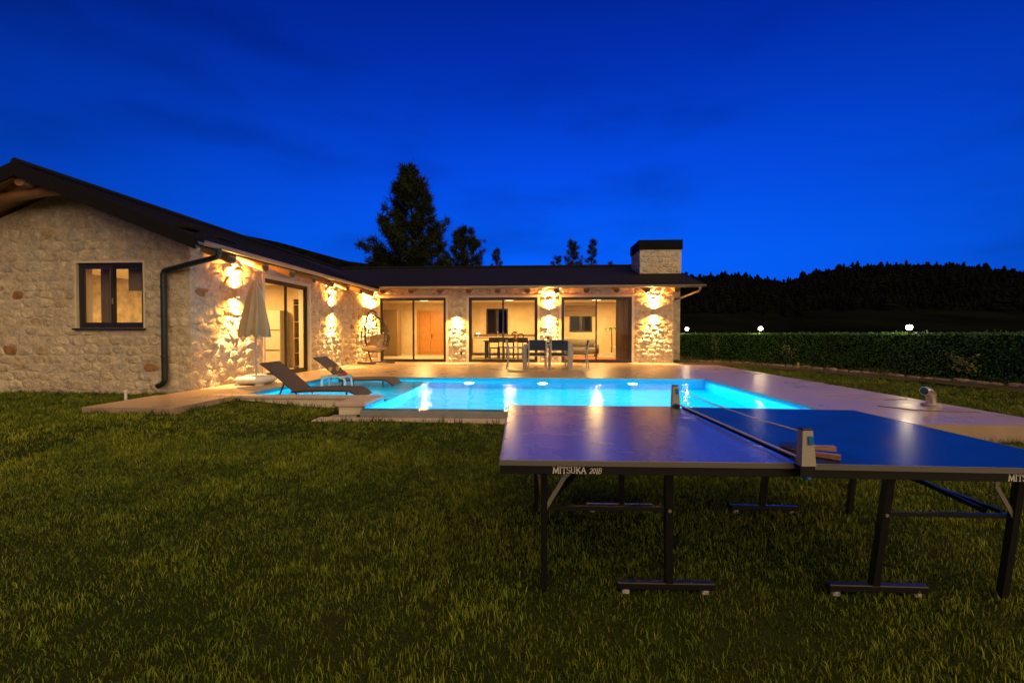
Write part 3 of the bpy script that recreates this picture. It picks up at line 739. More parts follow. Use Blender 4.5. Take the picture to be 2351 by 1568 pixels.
opening('sliding_door', (WX, 0, 0), (0, 1, 0), (1, 0, 0), 9.93, 11.95, T, 2.70, handle=1)
for d in (D1, D2, D3): opening('sliding_door', (0, MY, 0), (1, 0, 0), (0, -1, 0), d[0], d[1], T, 2.72, handle=0)
opening('window', (0, GYW, 0), (1, 0, 0), (0, -1, 0), RX - 2.55 + 2.82, RX - 2.55 + 4.17, 1.455, 2.70, sill=True, handle=1)

# ---- rooms behind the glass
def inbox(name, m, *b, parent=house, bev=0):
    mb = MB(); mb.box(*b, bev); return mb.build(name, m, parent, True)
inbox('interior_floor', M['infloor'], -11.3, 4.75, 16.3, 21.5, .2, .30)
inbox('interior_floor', M['infloor'], -11.3, WX - .3, GYW + .3, 16.3, .2, .30)
inbox('ceiling', M['ceiling'], -11.3, 4.75, 16.0, 21.5, 2.92, 2.97)
inbox('ceiling', M['ceiling'], -11.3, WX - .28, GYW + .28, 16.0, 2.86, 2.91)
# back wall with two window openings (x, z)
KW = (-2.49, -1.40, 1.33, 2.62); LW = (1.68, 2.80, 1.45, 2.34)
for i, b in enumerate(((-11.3, KW[0], .3, 2.95), (KW[1], LW[0], .3, 2.95), (LW[1], 4.75, .3, 2.95), (KW[0], KW[1], .3, KW[2]), (KW[0], KW[1], KW[3], 2.95), (LW[0], LW[1], .3, LW[2]), (LW[0], LW[1], LW[3], 2.95))):
    inbox('back_wall', M['inwall'], b[0], b[1], 21.5, 21.75, b[2], b[3])
inbox('partition', M['inwall'], -3.42, -3.28, 18.4, 21.5, .3, 2.92)
inbox('partition', M['inwall'], -8.7, -8.55, 16.3, 21.5, .3, 2.92)
inbox('partition', M['inwall'], -11.3, WX - .3, 12.9, 13.02, .3, 2.86)
inbox('partition', M['inwall'], 4.752, 4.76, 16.3, 21.5, .3, 2.92)
inbox('partition', M['plaster'], -7.45, -7.33, 16.0, 17.6, .3, 2.92)
for w in (KW, LW):
    mb = MB(); q = .06
    for x0, x1, z0, z1 in ((w[0], w[0]+q, w[2], w[3]), (w[1]-q, w[1], w[2], w[3]), (w[0]+q, w[1]-q, w[3]-q, w[3]), (w[0]+q, w[1]-q, w[2], w[2]+q), ((w[0]+w[1])/2-q, (w[0]+w[1])/2+q, w[2]+q, w[3]-q)): mb.box(x0, x1, 21.46, 21.54, z0, z1)
    wf = mb.build('window', M['frame'], house, True)
    for x0, x1 in ((w[0]+q, (w[0]+w[1])/2-q), ((w[0]+w[1])/2+q, w[1]-q)):
        mb = MB(); mb.add([(x0, 21.52, w[2]+q), (x1, 21.52, w[2]+q), (x1, 21.52, w[3]-q), (x0, 21.52, w[3]-q)], [(0, 1, 2, 3)]); mb.build('pane', M['winpane_dark'], wf)
# timber entrance door (double leaf)
mb = MB()
for b in ((-6.02, -5.92, 2.44), (-4.30, -4.20, 2.44)): mb.box(b[0], b[1], 21.40, 21.5, .3, 2.44)
mb.box(-6.02, -4.20, 21.40, 21.5, 2.44, 2.54); ed = mb.build('entrance_door', M['wooddoor'], house, True)
for x0, x1 in ((-5.915, -5.36), (-5.35, -4.305)):
    mb = MB(); mb.box(x0, x1, 21.44, 21.49, .31, 2.435, .004); lf = mb.build('door_leaf', M['wooddoor'], ed)
    for z0, z1 in ((.42, .98), (1.06, 1.32), (1.40, 2.33)):
        mb = MB(); mb.box(x0 + .10, x1 - .10, 21.425, 21.44, z0, z1, .012); mb.build('door_panel', M['wooddoor'], lf)
mb = MB(); mb.tube([(-5.28, 21.43, 1.28), (-5.28, 21.37, 1.28), (-5.16, 21.37, 1.28)], .012, 6); mb.box(-5.30, -5.26, 21.43, 21.44, 1.12, 1.34); mb.build('handle', M['black'], ed)
inbox('light_switch', M['wardrobe'], -4.05, -3.95, 21.485, 21.5, 1.25, 1.37)
for x, z in ((3.42, .62), (-2.85, .58)):
    inbox('wall_socket', M['black'], x, x + .08, 15.965, 15.985, z, z + .10)

# ================================================================== LAMPS
def wall_lamp(p, n, label, up=True, down=True, e=230):
    n = Vector(n); t = thing('wall_lamp', label, 'wall lamp', p, math.atan2(n.x, -n.y), 'up-and-down wall lamps on the stone walls')
    # local frame: wall at y = 0, lamp stands out towards -y
    mb = MB(); mb.lathe([(.046, -.085), (.050, -.080), (.050, .080), (.046, .085), (.040, .085), (.040, .06), (.040, -.06), (.040, -.085)], 20, (0, -.105, 0), cap=False); mb.build('shade', M['alu'], t, smooth=40)
    mb = MB(); mb.box(-.045, .045, -.06, .03, -.05, .05, .006); mb.build('bracket', M['alu'], t)
    for s_, on in ((1, up), (-1, down)):
        mb = MB(); mb.lathe([(.039, 0), (.039, .006)], 16, (0, -.105, s_ * .062)); mb.build('bulb_lens', M['lampglow'] if on else M['plastic'], t)
        if on:
            lamp('SPOT', 'bulb', (0, -.105, s_ * .075), e * 2.3, (1.0, .66, .30), t, spot_size=R(60), spot_blend=.12, shadow_soft_size=.018, dir=(0, 0, s_))
            lamp('SPOT', 'spill', (0, -.11, s_ * .088), e * 1.7, (1.0, .43, .07), t, spot_size=R(150), spot_blend=.9, shadow_soft_size=.02, dir=(0, .0, s_))
wall_lamp((WX, 8.88, 2.22), (1, 0, 0), 'wall lamp shining on the stone wall beside the closed parasol')
wall_lamp((WX, 13.26, 2.10), (1, 0, 0), 'wall lamp on the wing wall between its glass door and the inner corner')
wall_lamp((-6.30, MY, 2.20), (0, -1, 0), 'wall lamp in the inner corner above the hanging egg chair')
wall_lamp((-2.97, MY, 2.10), (0, -1, 0), 'wall lamp shining only downwards between two glass doors', up=False)
wall_lamp((.50, MY, 2.15), (0, -1, 0), 'wall lamp on the stone pier behind the outdoor dining set')
wall_lamp((4.33, MY, 2.16), (0, -1, 0), 'wall lamp on the stone pier at the right end of the house')

def ceil_lamp(x, y, z, label, e, r=.22):
    t = thing('ceiling_lamp', label, 'ceiling lamp', (x, y, z), 0, 'ceiling lamps inside the house')
    mb = MB(); mb.lathe([(r, 0), (r, -.05), (r * .96, -.055)], 24); mb.build('casing', M['white'], t)
    mb = MB(); mb.lathe([(r * .94, -.056), (r * .9, -.064), (.01, -.066)], 24); mb.build('diffuser', M['ceilglow'], t)
    lamp('AREA', 'bulb', (0, 0, -.09), e, (1.0, .58, .18), t, shape='DISK', size=r * 2, dir=(0, 0, -1))
ceil_lamp(-5.1, 19.2, 2.92, 'ceiling lamp in the hall before the timber door', 230)
ceil_lamp(-1.2, 19.2, 2.92, 'ceiling lamp over the indoor dining table', 230)
ceil_lamp(2.7, 19.2, 2.92, 'ceiling lamp in the living room with the palm', 230)
ceil_lamp(-8.2, 10.9, 2.86, 'ceiling lamp in the bedroom behind the gable window', 230)
ceil_lamp(-8.0, 14.6, 2.86, 'ceiling lamp in the back of the wing', 90)

# ================================================================== INDOOR FURNITURE
t = thing('wardrobe', 'tall brown wardrobe in the hall behind the left glass door', 'wardrobe', (-7.0, 20.2, .30))
mb = MB(); mb.box(-.45, .45, -.3, .3, 0, 2.2, .005); mb.build('carcass', M['wardrobe'], t)
for sx in (-1, 1):
    mb = MB(); mb.box(sx * .225 - .215, sx * .225 + .215, -.325, -.301, .06, 2.16, .004); dr = mb.build('door', M['wardrobe'], t)
    mb = MB(); mb.box(sx * .035 - .008, sx * .035 + .008, -.35, -.326, 1.0, 1.15); mb.build('handle', M['alu'], dr)
t = thing('kitchen_counter', 'cream kitchen counter along the back wall under the window', 'counter', (-1.35, 21.12, .30))
mb = MB(); mb.box(-1.75, 1.75, -.28, .36, .1, .86, .004); mb.build('cabinet', M['counter'], t)
mb = MB(); mb.box(-1.78, 1.78, -.34, .37, .865, .905, .004); mb.build('worktop', M['counter'], t)
mb = MB(); mb.box(-1.75, 1.75, .345, .37, .91, 1.03); mb.build('backsplash', M['wardrobe'], t)
for i in range(5):
    mb = MB(); mb.box(-1.73 + .70 * i, -1.73 + .70 * i + .66, -.302, -.283, .14, .84, .004); mb.build('cabinet_door', M['counter'], t)
mb = MB(); mb.tube(arc_path([(-.55, .18, .9), (-.55, .18, 1.18), (-.55, -.02, 1.18), (-.55, -.02, 1.10)], .06), .014, 8); mb.build('tap', M['chrome'], t)
t = thing('dining_table', 'dark indoor dining table behind the middle glass door', 'table', (-1.25, 18.6, .30))
mb = MB(); mb.box(-1.0, 1.0, -.45, .45, .72, .76, .006); mb.build('tabletop', M['darkwood'], t)
for sx in (-1, 1):
    for sy in (-1, 1):
        mb = MB(); mb.box(sx * .9 - .04, sx * .9 + .04, sy * .37 - .04, sy * .37 + .04, 0, .719); mb.build('leg', M['darkwood'], t)
def dark_chair(x, y, rz, label):
    t = thing('dining_chair', label, 'chair', (x, y, .30), rz, 'dark chairs round the indoor table')
    mb = MB(); mb.box(-.22, .22, -.22, .22, .43, .47, .012); mb.build('seat', M['darkwood'], t)
    mb = MB(); mb.box(-.22, .22, -.235, -.205, .68, .90, .01); mb.build('backrest', M['darkwood'], t)
    for sx in (-1, 1):
        mb = MB(); mb.bar((sx * .2, -.22, 0), (sx * .2, -.22, .9), .035, .035); mb.build('leg', M['darkwood'], t)
        mb = MB(); mb.bar((sx * .2, .2, 0), (sx * .2, .2, .43), .035, .035); mb.build('leg', M['darkwood'], t)
for x, y, rz, w in ((-1.75, 18.05, 0, 'nearest the left end of'), (-1.15, 18.05, 0, 'in the middle of the near side of'), (-.55, 18.05, 0, 'nearest the right end of'), (-1.5, 19.15, math.pi, 'on the far side, left, of'), (-.8, 19.15, math.pi, 'on the far side, right, of')):
    dark_chair(x, y, rz, 'dark indoor chair %s the dining table' % w)
t = thing('flower_vase', 'round vase with dried blooms on the indoor dining table', 'vase', (-.92, 18.55, 1.06))
mb = MB(); mb.lathe([(.05, 0), (.10, .05), (.11, .11), (.06, .18), (.04, .21)], 16); mb.build('vase', M['wooddoor'], t, smooth=50)
mb = MB()
for i in range(26):
    a, b = random.uniform(0, 6.28), random.uniform(.1, 1.2); d = Vector((math.cos(a) * math.sin(b), math.sin(a) * math.sin(b), math.cos(b)))
    mb.tube([Vector((0, 0, .2)), Vector((0, 0, .2)) + d * .16], [.003, .003], 4); c = Vector((0, 0, .2)) + d * .18; mb.lathe([(.004, -.02), (.03, 0), (.004, .02)], 6, c)
mb.build('bloom', M['brown'], t)
t = thing('decor_ring', 'dark ring ornament standing on the indoor dining table', 'ornament', (-.66, 18.7, 1.06))
mb = MB(); mb.tube([(.13 * math.cos(a), 0, .17 + .13 * math.sin(a)) for a in np.linspace(0, 6.2832, 21)[:-1]], .022, 8, closed=True); mb.build('ring', M['darkwood'], t, smooth=60)
mb = MB(); mb.box(-.06, .06, -.04, .04, 0, .022); mb.build('base', M['darkwood'], t)
t = thing('herb_pot', 'small green potted herb on the kitchen counter', 'plant', (.0, 21.1, 1.207))
mb = MB(); mb.lathe([(.05, 0), (.065, .1)], 12); mb.build('pot', M['white'], t)
mb = MB()
for i in range(40):
    a = random.uniform(0, 6.28); r_ = random.uniform(0, .09); p = Vector((r_ * math.cos(a), r_ * math.sin(a), .1 + random.uniform(.02, .14))); d = Vector((random.uniform(-1, 1), random.uniform(-1, 1), random.uniform(0, 1))) * .045
    mb.add([p, p + d + Vector((.015, 0, 0)), p + d * 1.5, p + d - Vector((.015, 0, 0))], [(0, 1, 2, 3)])
mb.build('foliage', M['palm'], t)
t = thing('coffee_maker', 'dark coffee maker on the kitchen counter beside the herb pot', 'appliance', (.22, 21.12, 1.207))
mb = MB(); mb.box(-.09, .09, -.1, .1, 0, .03, .008); mb.box(-.09, .09, .02, .1, .03, .28, .01); mb.box(-.09, .09, -.1, .02, .22, .28, .01); mb.build('body', M['black'], t)
mb = MB(); mb.lathe([(.05, .035), (.06, .1), (.045, .15)], 12, (0, -.04, 0)); mb.build('jug', M['brown'], t)
t = thing('table_lamp', 'small bright lamp on the left end of the kitchen counter', 'lamp', (-2.85, 21.0, 1.207))
mb = MB(); mb.lathe([(.05, 0), (.012, .02), (.012, .14)], 10); mb.build('stem', M['white'], t); mb = MB(); mb.lathe([(.09, .14), (.075, .20)], 16); mb.build('lamp_shade', emit('shade_glow', (1, .85, .6), 3), t)
t = thing('armchair', 'grey armchair in the living room behind the right glass door', 'armchair', (2.1, 19.9, .30))
mb = MB(); mb.box(-.75, .75, -.4, .4, .12, .42, .05); mb.build('seat', M['grey'], t, smooth=60)
mb = MB(); mb.box(-.75, .75, .25, .42, .42, .82, .05); mb.build('backrest', M['grey'], t, smooth=60)
for sx in (-1, 1):
    mb = MB(); mb.box(sx * .68 - .09, sx * .68 + .09, -.4, .42, .12, .58, .04); mb.build('armrest', M['grey'], t, smooth=60)
    for sy in (-1, 1):
        mb = MB(); mb.tube([(sx * .66, sy * .33, 0), (sx * .66, sy * .33, .12)], .025, 8); mb.build('leg', M['darkwood'], t)
t = thing('console_bench', 'white low bench carrying the potted palms', 'bench', (4.15, 20.5, .30))
mb = MB(); mb.box(-.42, .42, -.3, .3, .36, .48, .02); mb.build('top', M['white'], t)
for sx in (-1, 1):
    mb = MB(); mb.box(sx * .36 - .05, sx * .36 + .05, -.28, .28, 0, .359, .01); mb.build('leg', M['white'], t)
def palm(x, y, z, h, label):
    t = thing('potted_palm', label, 'palm', (x, y, z), 0, 'potted palms in the living room')
    mb = MB(); mb.lathe([(.07, 0), (.10, .16), (.09, .16)], 14); mb.build('pot', M['white'], t)
    mb = MB(); mb.tube([(0, 0, .12), (.02, .01, h * .5), (0, 0, h)], [.035, .025, .02], 8); mb.build('stem', M['bark'], t)
    mb = MB()
    for i in range(15):
        a = 6.28 * i / 15 + random.uniform(-.2, .2); l_ = random.uniform(.28, .42); w = .045; pts = []
        for k_ in range(5):
            s_ = k_ / 4; pts.append(Vector((math.cos(a) * l_ * s_, math.sin(a) * l_ * s_, h + .16 * math.sin(s_ * 2.4) - .18 * s_ * s_)))
        side = Vector((-math.sin(a), math.cos(a), 0)) * w
        for k_ in range(4): s0, s1 = math.sin(.3 + k_ / 4 * 2.7), math.sin(.3 + (k_ + 1) / 4 * 2.7); mb.add([pts[k_] - side * s0, pts[k_] + side * s0, pts[k_+1] + side * s1, pts[k_+1] - side * s1], [(0, 1, 2, 3)])
    mb.build('crown', M['palm'], t)
palm(3.55, 20.3, .30, 1.25, 'taller potted palm standing beside the white bench indoors')
palm(4.05, 20.5, .785, .62, 'smaller potted palm on the white bench indoors')
tag(MB().box(1.3, 3.9, 17.6, 19.2, .301, .312).build('rug', M['rug']), 'red rug on the living room floor behind the right glass door', 'rug')
def drape(name, x0, x1, y, z0, z1, amp, m, label, cat):
    n = 40; mb = MB(); vs_ = []
    for i in range(n + 1):
        s_ = i / n; a = amp * math.sin(s_ * n * .95) + amp * .4 * math.sin(i * 2.3)
        for z in (z0, z1): vs_.append((x0 + (x1 - x0) * s_, y + a, z)); vs_.append((x0 + (x1 - x0) * s_, y + a + .006, z))
    for i in range(n):
        b = i * 4; mb.f += [(b, b+4, b+6, b+2), (b+1, b+3, b+7, b+5), (b+2, b+6, b+7, b+3), (b, b+1, b+5, b+4)]
    mb.v = vs_; o = mb.build(name, m, smooth=60); return tag(o, label, cat)
def translucent(m, w):
    t_ = m.node_tree; b_ = t_.nodes['Principled BSDF']; o_ = t_.nodes['Material Output']; tr = t_.nodes.new('ShaderNodeBsdfTranslucent'); tr.inputs[0].default_value = (.5, .36, .22, 1)
    x_ = t_.nodes.new('ShaderNodeMixShader'); x_.inputs[0].default_value = w; t_.links.new(b_.outputs[0], x_.inputs[1]); t_.links.new(tr.outputs[0], x_.inputs[2]); t_.links.new(x_.outputs[0], o_.inputs[0])
translucent(M['curtain'], .35)
drape('curtain', 3.03, 3.52, 16.42, .33, 2.9, .03, M['curtain'], 'dark brown gathered curtain at the right glass door', 'curtain')
drape('curtain', -8.75, -8.52, 8.14, .6, 2.8, .02, M['blind'], 'brown curtain at the left side of the gable window', 'curtain')
def roman_blind(x0, x1, y, z0, z1, label, d=1):
    t = thing('roman_blind', label, 'blind', ((x0 + x1) / 2, y, z0)); n = 4; w = (x1 - x0) / 2
    for i in range(n):
        h = (z1 - z0) / n; mb = MB(); mb.extrude([(-w, 0, h * i), (-w, -.03 * d, h * i + .02), (-w, -.008 * d, h * (i + 1)), (-w, .0, h * (i + 1))], (2 * w, 0, 0)); mb.build('fold', M['blind'], t)
roman_blind(1.45, 2.98, 21.44, 2.22, 2.76, 'linen roman blind above the living room back window')
roman_blind(-8.1, -7.43, 8.08, 2.20, 2.84, 'brown roman blind in the right half of the gable window', -1)
t = thing('tall_cabinet', 'grey glazed cabinet seen through the wing glass door', 'cabinet', (-8.0, 12.6, .30))
mb = MB(); mb.box(-.35, .35, -.22, .22, 0, 1.75, .01); mb.build('carcass', mat('cabinet_grey', (.42, .38, .30), .5), t)
for z in (.55, 1.15):
    mb = MB(); mb.box(-.33, .33, -.235, -.221, z, z + .02); mb.build('shelf_edge', M['frame'], t)
t = thing('shelf_unit', 'brown open shelf unit seen through the right leaf of the wing door', 'shelf', (-7.15, 12.7, .30))
mb = MB(); mb.box(-.18, -.14, -.18, .18, 0, 2.1); mb.box(.14, .18, -.18, .18, 0, 2.1); mb.build('side_panel', M['wardrobe'], t)
for z in (.05, .45, .9, 1.4, 1.9):
    mb = MB(); mb.box(-.139, .139, -.17, .17, z, z + .03); mb.build('shelf', M['wardrobe'], t)

# ================================================================== TERRACE FURNITURE
def dining_chair(x, y, rz, label):
    t = thing('garden_chair', label, 'chair', (x, y, T), rz, 'aluminium chairs at the outdoor table')
    # faces +y, backrest at -y
    for sx in (-1, 1):
        mb = MB(); mb.bar((sx * .27, -.26, 0), (sx * .255, -.20, .45), .03, .03); mb.bar((sx * .255, -.20, .45), (sx * .25, -.28, .88), .03, .03); mb.build('leg', M['alu'], t)
        mb = MB(); mb.bar((sx * .27, .26, 0), (sx * .27, .22, .64), .03, .03); mb.build('leg', M['alu'], t)
        mb = MB(); mb.box(sx * .27 - .025, sx * .27 + .025, -.25, .25, .64, .665, .006); mb.build('armrest', M['alu'], t)
    mb = MB(); mb.box(-.24, .24, -.2, .24, .425, .45, .005); mb.build('seat', M['navy'], t)
    for ya_ in (.22, -.22):
        mb = MB(); mb.box(-.255, .255, ya_, ya_ + .03, .405, .424); mb.build('seat_rail', M['alu'], t)
    mb = MB(); mb.add([(-.235, -.235, .58), (.235, -.235, .58), (.235, -.285, .87), (-.235, -.285, .87), (-.235, -.225, .58), (.235, -.225, .58), (.235, -.272, .87), (-.235, -.272, .87)], [(0,1,2,3),(7,6,5,4),(0,4,5,1),(1,5,6,2),(2,6,7,3),(3,7,4,0)]); mb.build('backrest', M['navy'], t)
dtx, dty = .36, 13.35
t = thing('garden_table', 'grey aluminium dining table on the terrace before the glass doors', 'table', (dtx, dty, T))
mb = MB(); mb.box(-.74, .74, -.44, .44, .715, .745, .005); mb.build('tabletop', M['alu'], t)
mb = MB(); mb.box(-.70, .70, -.40, -.36, .64, .714); mb.box(-.70, .70, .36, .40, .64, .714); mb.build('apron', M['alu'], t)
for sx in (-1, 1):
    for sy in (-1, 1):
        mb = MB(); mb.box(sx * .69 - .045, sx * .69 + .045, sy * .39 - .045, sy * .39 + .045, 0, .713, .004); mb.build('leg', M['alu'], t)
for x, y, rz, w in ((dtx - .31, dty - .55, 0, 'with its navy back to the pool, left of the two'), (dtx + .34, dty - .55, 0, 'with its navy back to the pool, right of the two'), (dtx - .33, dty + .62, math.pi, 'on the house side of the table, left'), (dtx + .33, dty + .62, math.pi, 'on the house side of the table, right'), (dtx - 1.0, dty + .02, -math.pi / 2, 'at the left end of the table'), (dtx + 1.0, dty + .05, math.pi / 2, 'at the right end of the table')):
    dining_chair(x, y, rz, 'outdoor aluminium chair ' + w)
TZ = T + .747
def lathe_thing(name, prof, m, loc, label, cat, group=None, n=16):
    mb = MB(); mb.lathe(prof, n); o = mb.build(name, m, smooth=50); o.location = loc; return tag(o, label, cat, group)
bt = thing('wine_bottle', 'dark wine bottle standing on the outdoor dining table', 'bottle', (dtx + .02, dty, TZ))
mb = MB(); mb.lathe([(.036, 0), (.038, .01), (.038, .19), (.016, .24), (.014, .30), (.016, .30), (.016, .31)], 16); mb.build('glass_body', M['brown'], bt, smooth=50)
mb = MB(); mb.lathe([(.0385, .06), (.0385, .15)], 16, cap=False); mb.build('paper_label', M['print'], bt)
def wine_glass(p, label, fill, group):
    t = thing('wine_glass', label, 'glass', p, 0, group)
    mb = MB(); mb.lathe([(.034, 0), (.030, .004), (.005, .008), (.004, .08), (.022, .10), (.037, .14), (.034, .20)], 16, cap=False); mb.build('bowl', M['clear'], t, smooth=50)
    if fill:
        mb = MB(); mb.lathe([(.004, .085), (.021, .102), (.035, .14), (.0335, .175)], 16); mb.build('drink', M['orange'], t, smooth=50)
for x, y, w in ((dtx + .5, dty - .05, 'empty wine glass near the right end of the outdoor table'), (dtx - .45, dty + .1, 'empty wine glass near the left end of the outdoor table')): wine_glass((x, y, TZ), w, False, 'glasses on the outdoor table')
t = thing('fruit_bowl', 'small bowl of red fruit beside the bottle on the outdoor table', 'bowl', (dtx + .16, dty + .02, TZ))
mb = MB(); mb.lathe([(.05, 0), (.09, .05), (.085, .05), (.045, .008)], 16); mb.build('bowl', M['white'], t, smooth=50)
for i in range(5):
    mb = MB(); a = 1.25 * i; mb.lathe([(.004, -.028), (.02, -.02), (.028, 0), (.02, .02), (.004, .028)], 10, (.04 * math.cos(a), .04 * math.sin(a), .06)); mb.build('fruit', M['red'], t, smooth=70)

# closed parasol with white tank base
t = thing('parasol', 'closed beige parasol on a white base beside the wing wall', 'parasol', (-5.92, 8.72, T))
mb = MB(); mb.box(-.30, .30, -.30, .30, .03, .17, .05); mb.box(-.16, .16, -.16, .16, .17, .20, .02)
for sx in (-1, 1):
    for sy in (-1, 1): mb.box(sx * .22 - .06, sx * .22 + .06, sy * .22 - .06, sy * .22 + .06, 0, .03)
mb.build('base', M['white'], t, smooth=50)
mb = MB(); mb.tube([(0, 0, .16), (0, 0, 2.20)], .022, 12); mb.build('pole', M['pole'], t, smooth=40)
mb = MB(); nk = 64; rows = []
for j, (z, r_, amp) in enumerate(((2.20, .02, .0), (2.10, .06, .10), (1.95, .105, .16), (1.7, .15, .20), (1.45, .19, .22), (1.2, .225, .24), (1.03, .24, .25), (1.02, .20, .25))):
    for k_ in range(nk):
        a = 6.2832 * k_ / nk + .12 * math.sin(j * .8)
        rr = r_ * (1 + amp * math.sin(8 * a + .5 * j) + amp * .4 * math.sin(5 * a + 1.3))
        mb.v.append((rr * math.cos(a) * 1.05, rr * math.sin(a), z + (.03 * math.sin(8 * a) if j > 5 else 0)))
    if j:
        for k_ in range(nk): mb.f.append(((j-1) * nk + k_, (j-1) * nk + (k_+1) % nk, j * nk + (k_+1) % nk, j * nk + k_))
mb.build('canopy', M['canopy'], t, smooth=80)
mb = MB(); mb.lathe([(.012, 2.19), (.03, 2.22), (.016, 2.25), (.02, 2.28), (.004, 2.30)], 12); mb.build('finial', M['pole'], t, smooth=40)

# hanging egg chair
t = thing('egg_chair', 'hanging egg chair of dark wire with taupe cushions in the inner corner', 'hanging chair', (-5.80, 15.05, T), R(-10))
mb = MB()
mb.tube([(-.15, .42, .03), (-.15, -.30, .03)], .03, 8); mb.tube([(-.15, .42, .03), (.62, .30, .03)], .03, 8); mb.tube([(-.50, -.28, .03), (.20, -.28, .03)], .034, 8)
mb.build('base', M['lframe'], t, smooth=40)
mb = MB(); mb.tube(arc_path([(-.30, .30, .03), (-.46, .18, .75), (-.46, .12, 1.35), (-.24, .02, 1.86), (.0, 0, 1.93), (.04, 0, 1.86)], .16), .026, 10); mb.build('stand_pole', M['lframe'], t, smooth=60)
mb = MB(); mb.tube([(.04, 0, 1.88), (.04, 0, 1.74)], .008, 6); mb.build('chain', M['steel'], t)
# cage: egg shape open towards -y
mb = MB(); cxz = (.04, 0.0)
def egg(a, h):      # a azimuth, h 0..1
    z = .42 + 1.32 * h; r_ = .52 * math.sin(math.pi * min(1, max(0, h * .86 + .14))) ** .75
    return Vector((cxz[0] + r_ * math.cos(a), cxz[1] + r_ * .86 * math.sin(a), z))
for i in range(13):
    a = R(-25) + R(230) * i / 12
    mb.tube([egg(a, h) for h in np.linspace(0.0, 1, 15)], .012, 5)
for h in np.linspace(.1, .92, 9):
    mb.tube([egg(R(-25) + R(230) * i / 24, h) for i in range(25)], .011, 5)
mb.build('wire_cage', M['lframe'], t, smooth=60)
mb = MB(); mb.tube([egg(R(-25), h) for h in np.linspace(0, 1, 15)] + [egg(R(205), h) for h in np.linspace(1, 0, 15)], .013, 8, closed=True); mb.build('rim', M['lframe'], t, smooth=60)
def pad(name, c, sx, sy, sz, rot, m, parent):
    mb = MB(); n1, n2 = 10, 16
    for i in range(n1 + 1):
        ph = -math.pi / 2 + math.pi * i / n1
        for k_ in range(n2):
            th = 6.2832 * k_ / n2; f = lambda v, p: math.copysign(abs(v) ** p, v)
            mb.v.append((sx * f(math.cos(ph), .5) * f(math.cos(th), .5), sy * f(math.cos(ph), .5) * f(math.sin(th), .5), sz * f(math.sin(ph), .7)))
        if i:
            for k_ in range(n2): mb.f.append(((i-1)*n2+k_, (i-1)*n2+(k_+1) % n2, i*n2+(k_+1) % n2, i*n2+k_))
    mb.xf(Matrix.Translation(c) @ Matrix.Rotation(rot, 4, 'X')); return mb.build(name, m, parent, smooth=80)
pad('seat_cushion', (.04, -.04, .56), .40, .36, .09, R(6), M['cushion'], t)
pad('back_cushion', (.02, .20, .80), .34, .26, .07, R(72), M['cushion'], t)
pad('side_cushion', (.34, -.05, .72), .10, .26, .15, R(0), M['cushion'], t)

# sun loungers standing in the shallow shelf
def lounger(x, y, rz, label, L_=1.78, back=.78, ang=40):
    t = thing('sun_lounger', label, 'sun lounger', (x, y, lz), rz, 'sun loungers on the shallow shelf')
    # local: head at -x, foot at +x ; origin below the hinge
    w = .31; zs = .445
    sec = []
    for s_ in np.linspace(0, 1, 12):
        xx = s_ * 1.18; zz = zs + .02 * math.sin(s_ * 3) - (.0 if s_ < .82 else ((s_ - .82) / .18) ** 1.6 * .13)
        sec.append((xx, zz))
    mb = MB()
    for (xx, zz) in sec: mb.v += [(xx, -w, zz), (xx, w, zz), (xx, -w, zz - .022), (xx, w, zz - .022)]
    for i in range(11):
        b = i * 4; mb.f += [(b, b+1, b+5, b+4), (b+2, b+6, b+7, b+3), (b, b+4, b+6, b+2), (b+1, b+3, b+7, b+5)]
    mb.f += [(0, 2, 3, 1), (44, 45, 47, 46)]
    mb.build('seat', M['fabric'], t, smooth=40)
    ca, sa = math.cos(R(ang)), math.sin(R(ang)); mb = MB()
    pts = [(-.01 - ca * s_ * back, zs + sa * s_ * back + .012 * math.sin(s_ * 3.1)) for s_ in np.linspace(0, 1, 8)]
    for (xx, zz) in pts: mb.v += [(xx, -w, zz), (xx, w, zz), (xx - sa * .024, -w, zz - ca * .024), (xx - sa * .024, w, zz - ca * .024)]
    for i in range(7):
        b = i * 4; mb.f += [(b, b+1, b+5, b+4), (b+2, b+6, b+7, b+3), (b, b+4, b+6, b+2), (b+1, b+3, b+7, b+5)]
    mb.f += [(0, 2, 3, 1), (28, 29, 31, 30)]
    mb.build('backrest', M['fabric'], t, smooth=40)
    for s_ in (-1, 1):
        mb = MB(); mb.tube([(-.05, s_ * (w + .012), zs - .012)] + [(xx, s_ * (w + .012), zz - .012) for xx, zz in sec], .017, 8); mb.build('side_rail', M['lframe'], t, smooth=60)
        mb = MB(); mb.bar((-.44, s_ * (w - .03), 0), (-.20, s_ * (w - .03), zs + .13), .022, .022); mb.build('strut', M['lframe'], t)
        mb = MB()
        for q in range(4): mb.box(-.37 + q * .045 - .012, -.37 + q * .045 + .012, s_ * (w - .03) - .02, s_ * (w - .03) + .02, .18 + q * .10, .205 + q * .10)
        mb.build('strut_notch', M['lframe'], t)
        for xx in (.02, .92):
            mb = MB(); mb.tube([(xx, s_ * (w - .01), 0), (xx, s_ * (w - .01), zs - .02)], .017, 8); mb.build('leg', M['lframe'], t)
    return t
lounger(-4.30, 7.66, R(3), 'brown sun lounger nearer the lawn on the shallow pool shelf')
lounger(-4.28, 9.45, R(2), 'brown sun lounger farther from the lawn behind the small table')

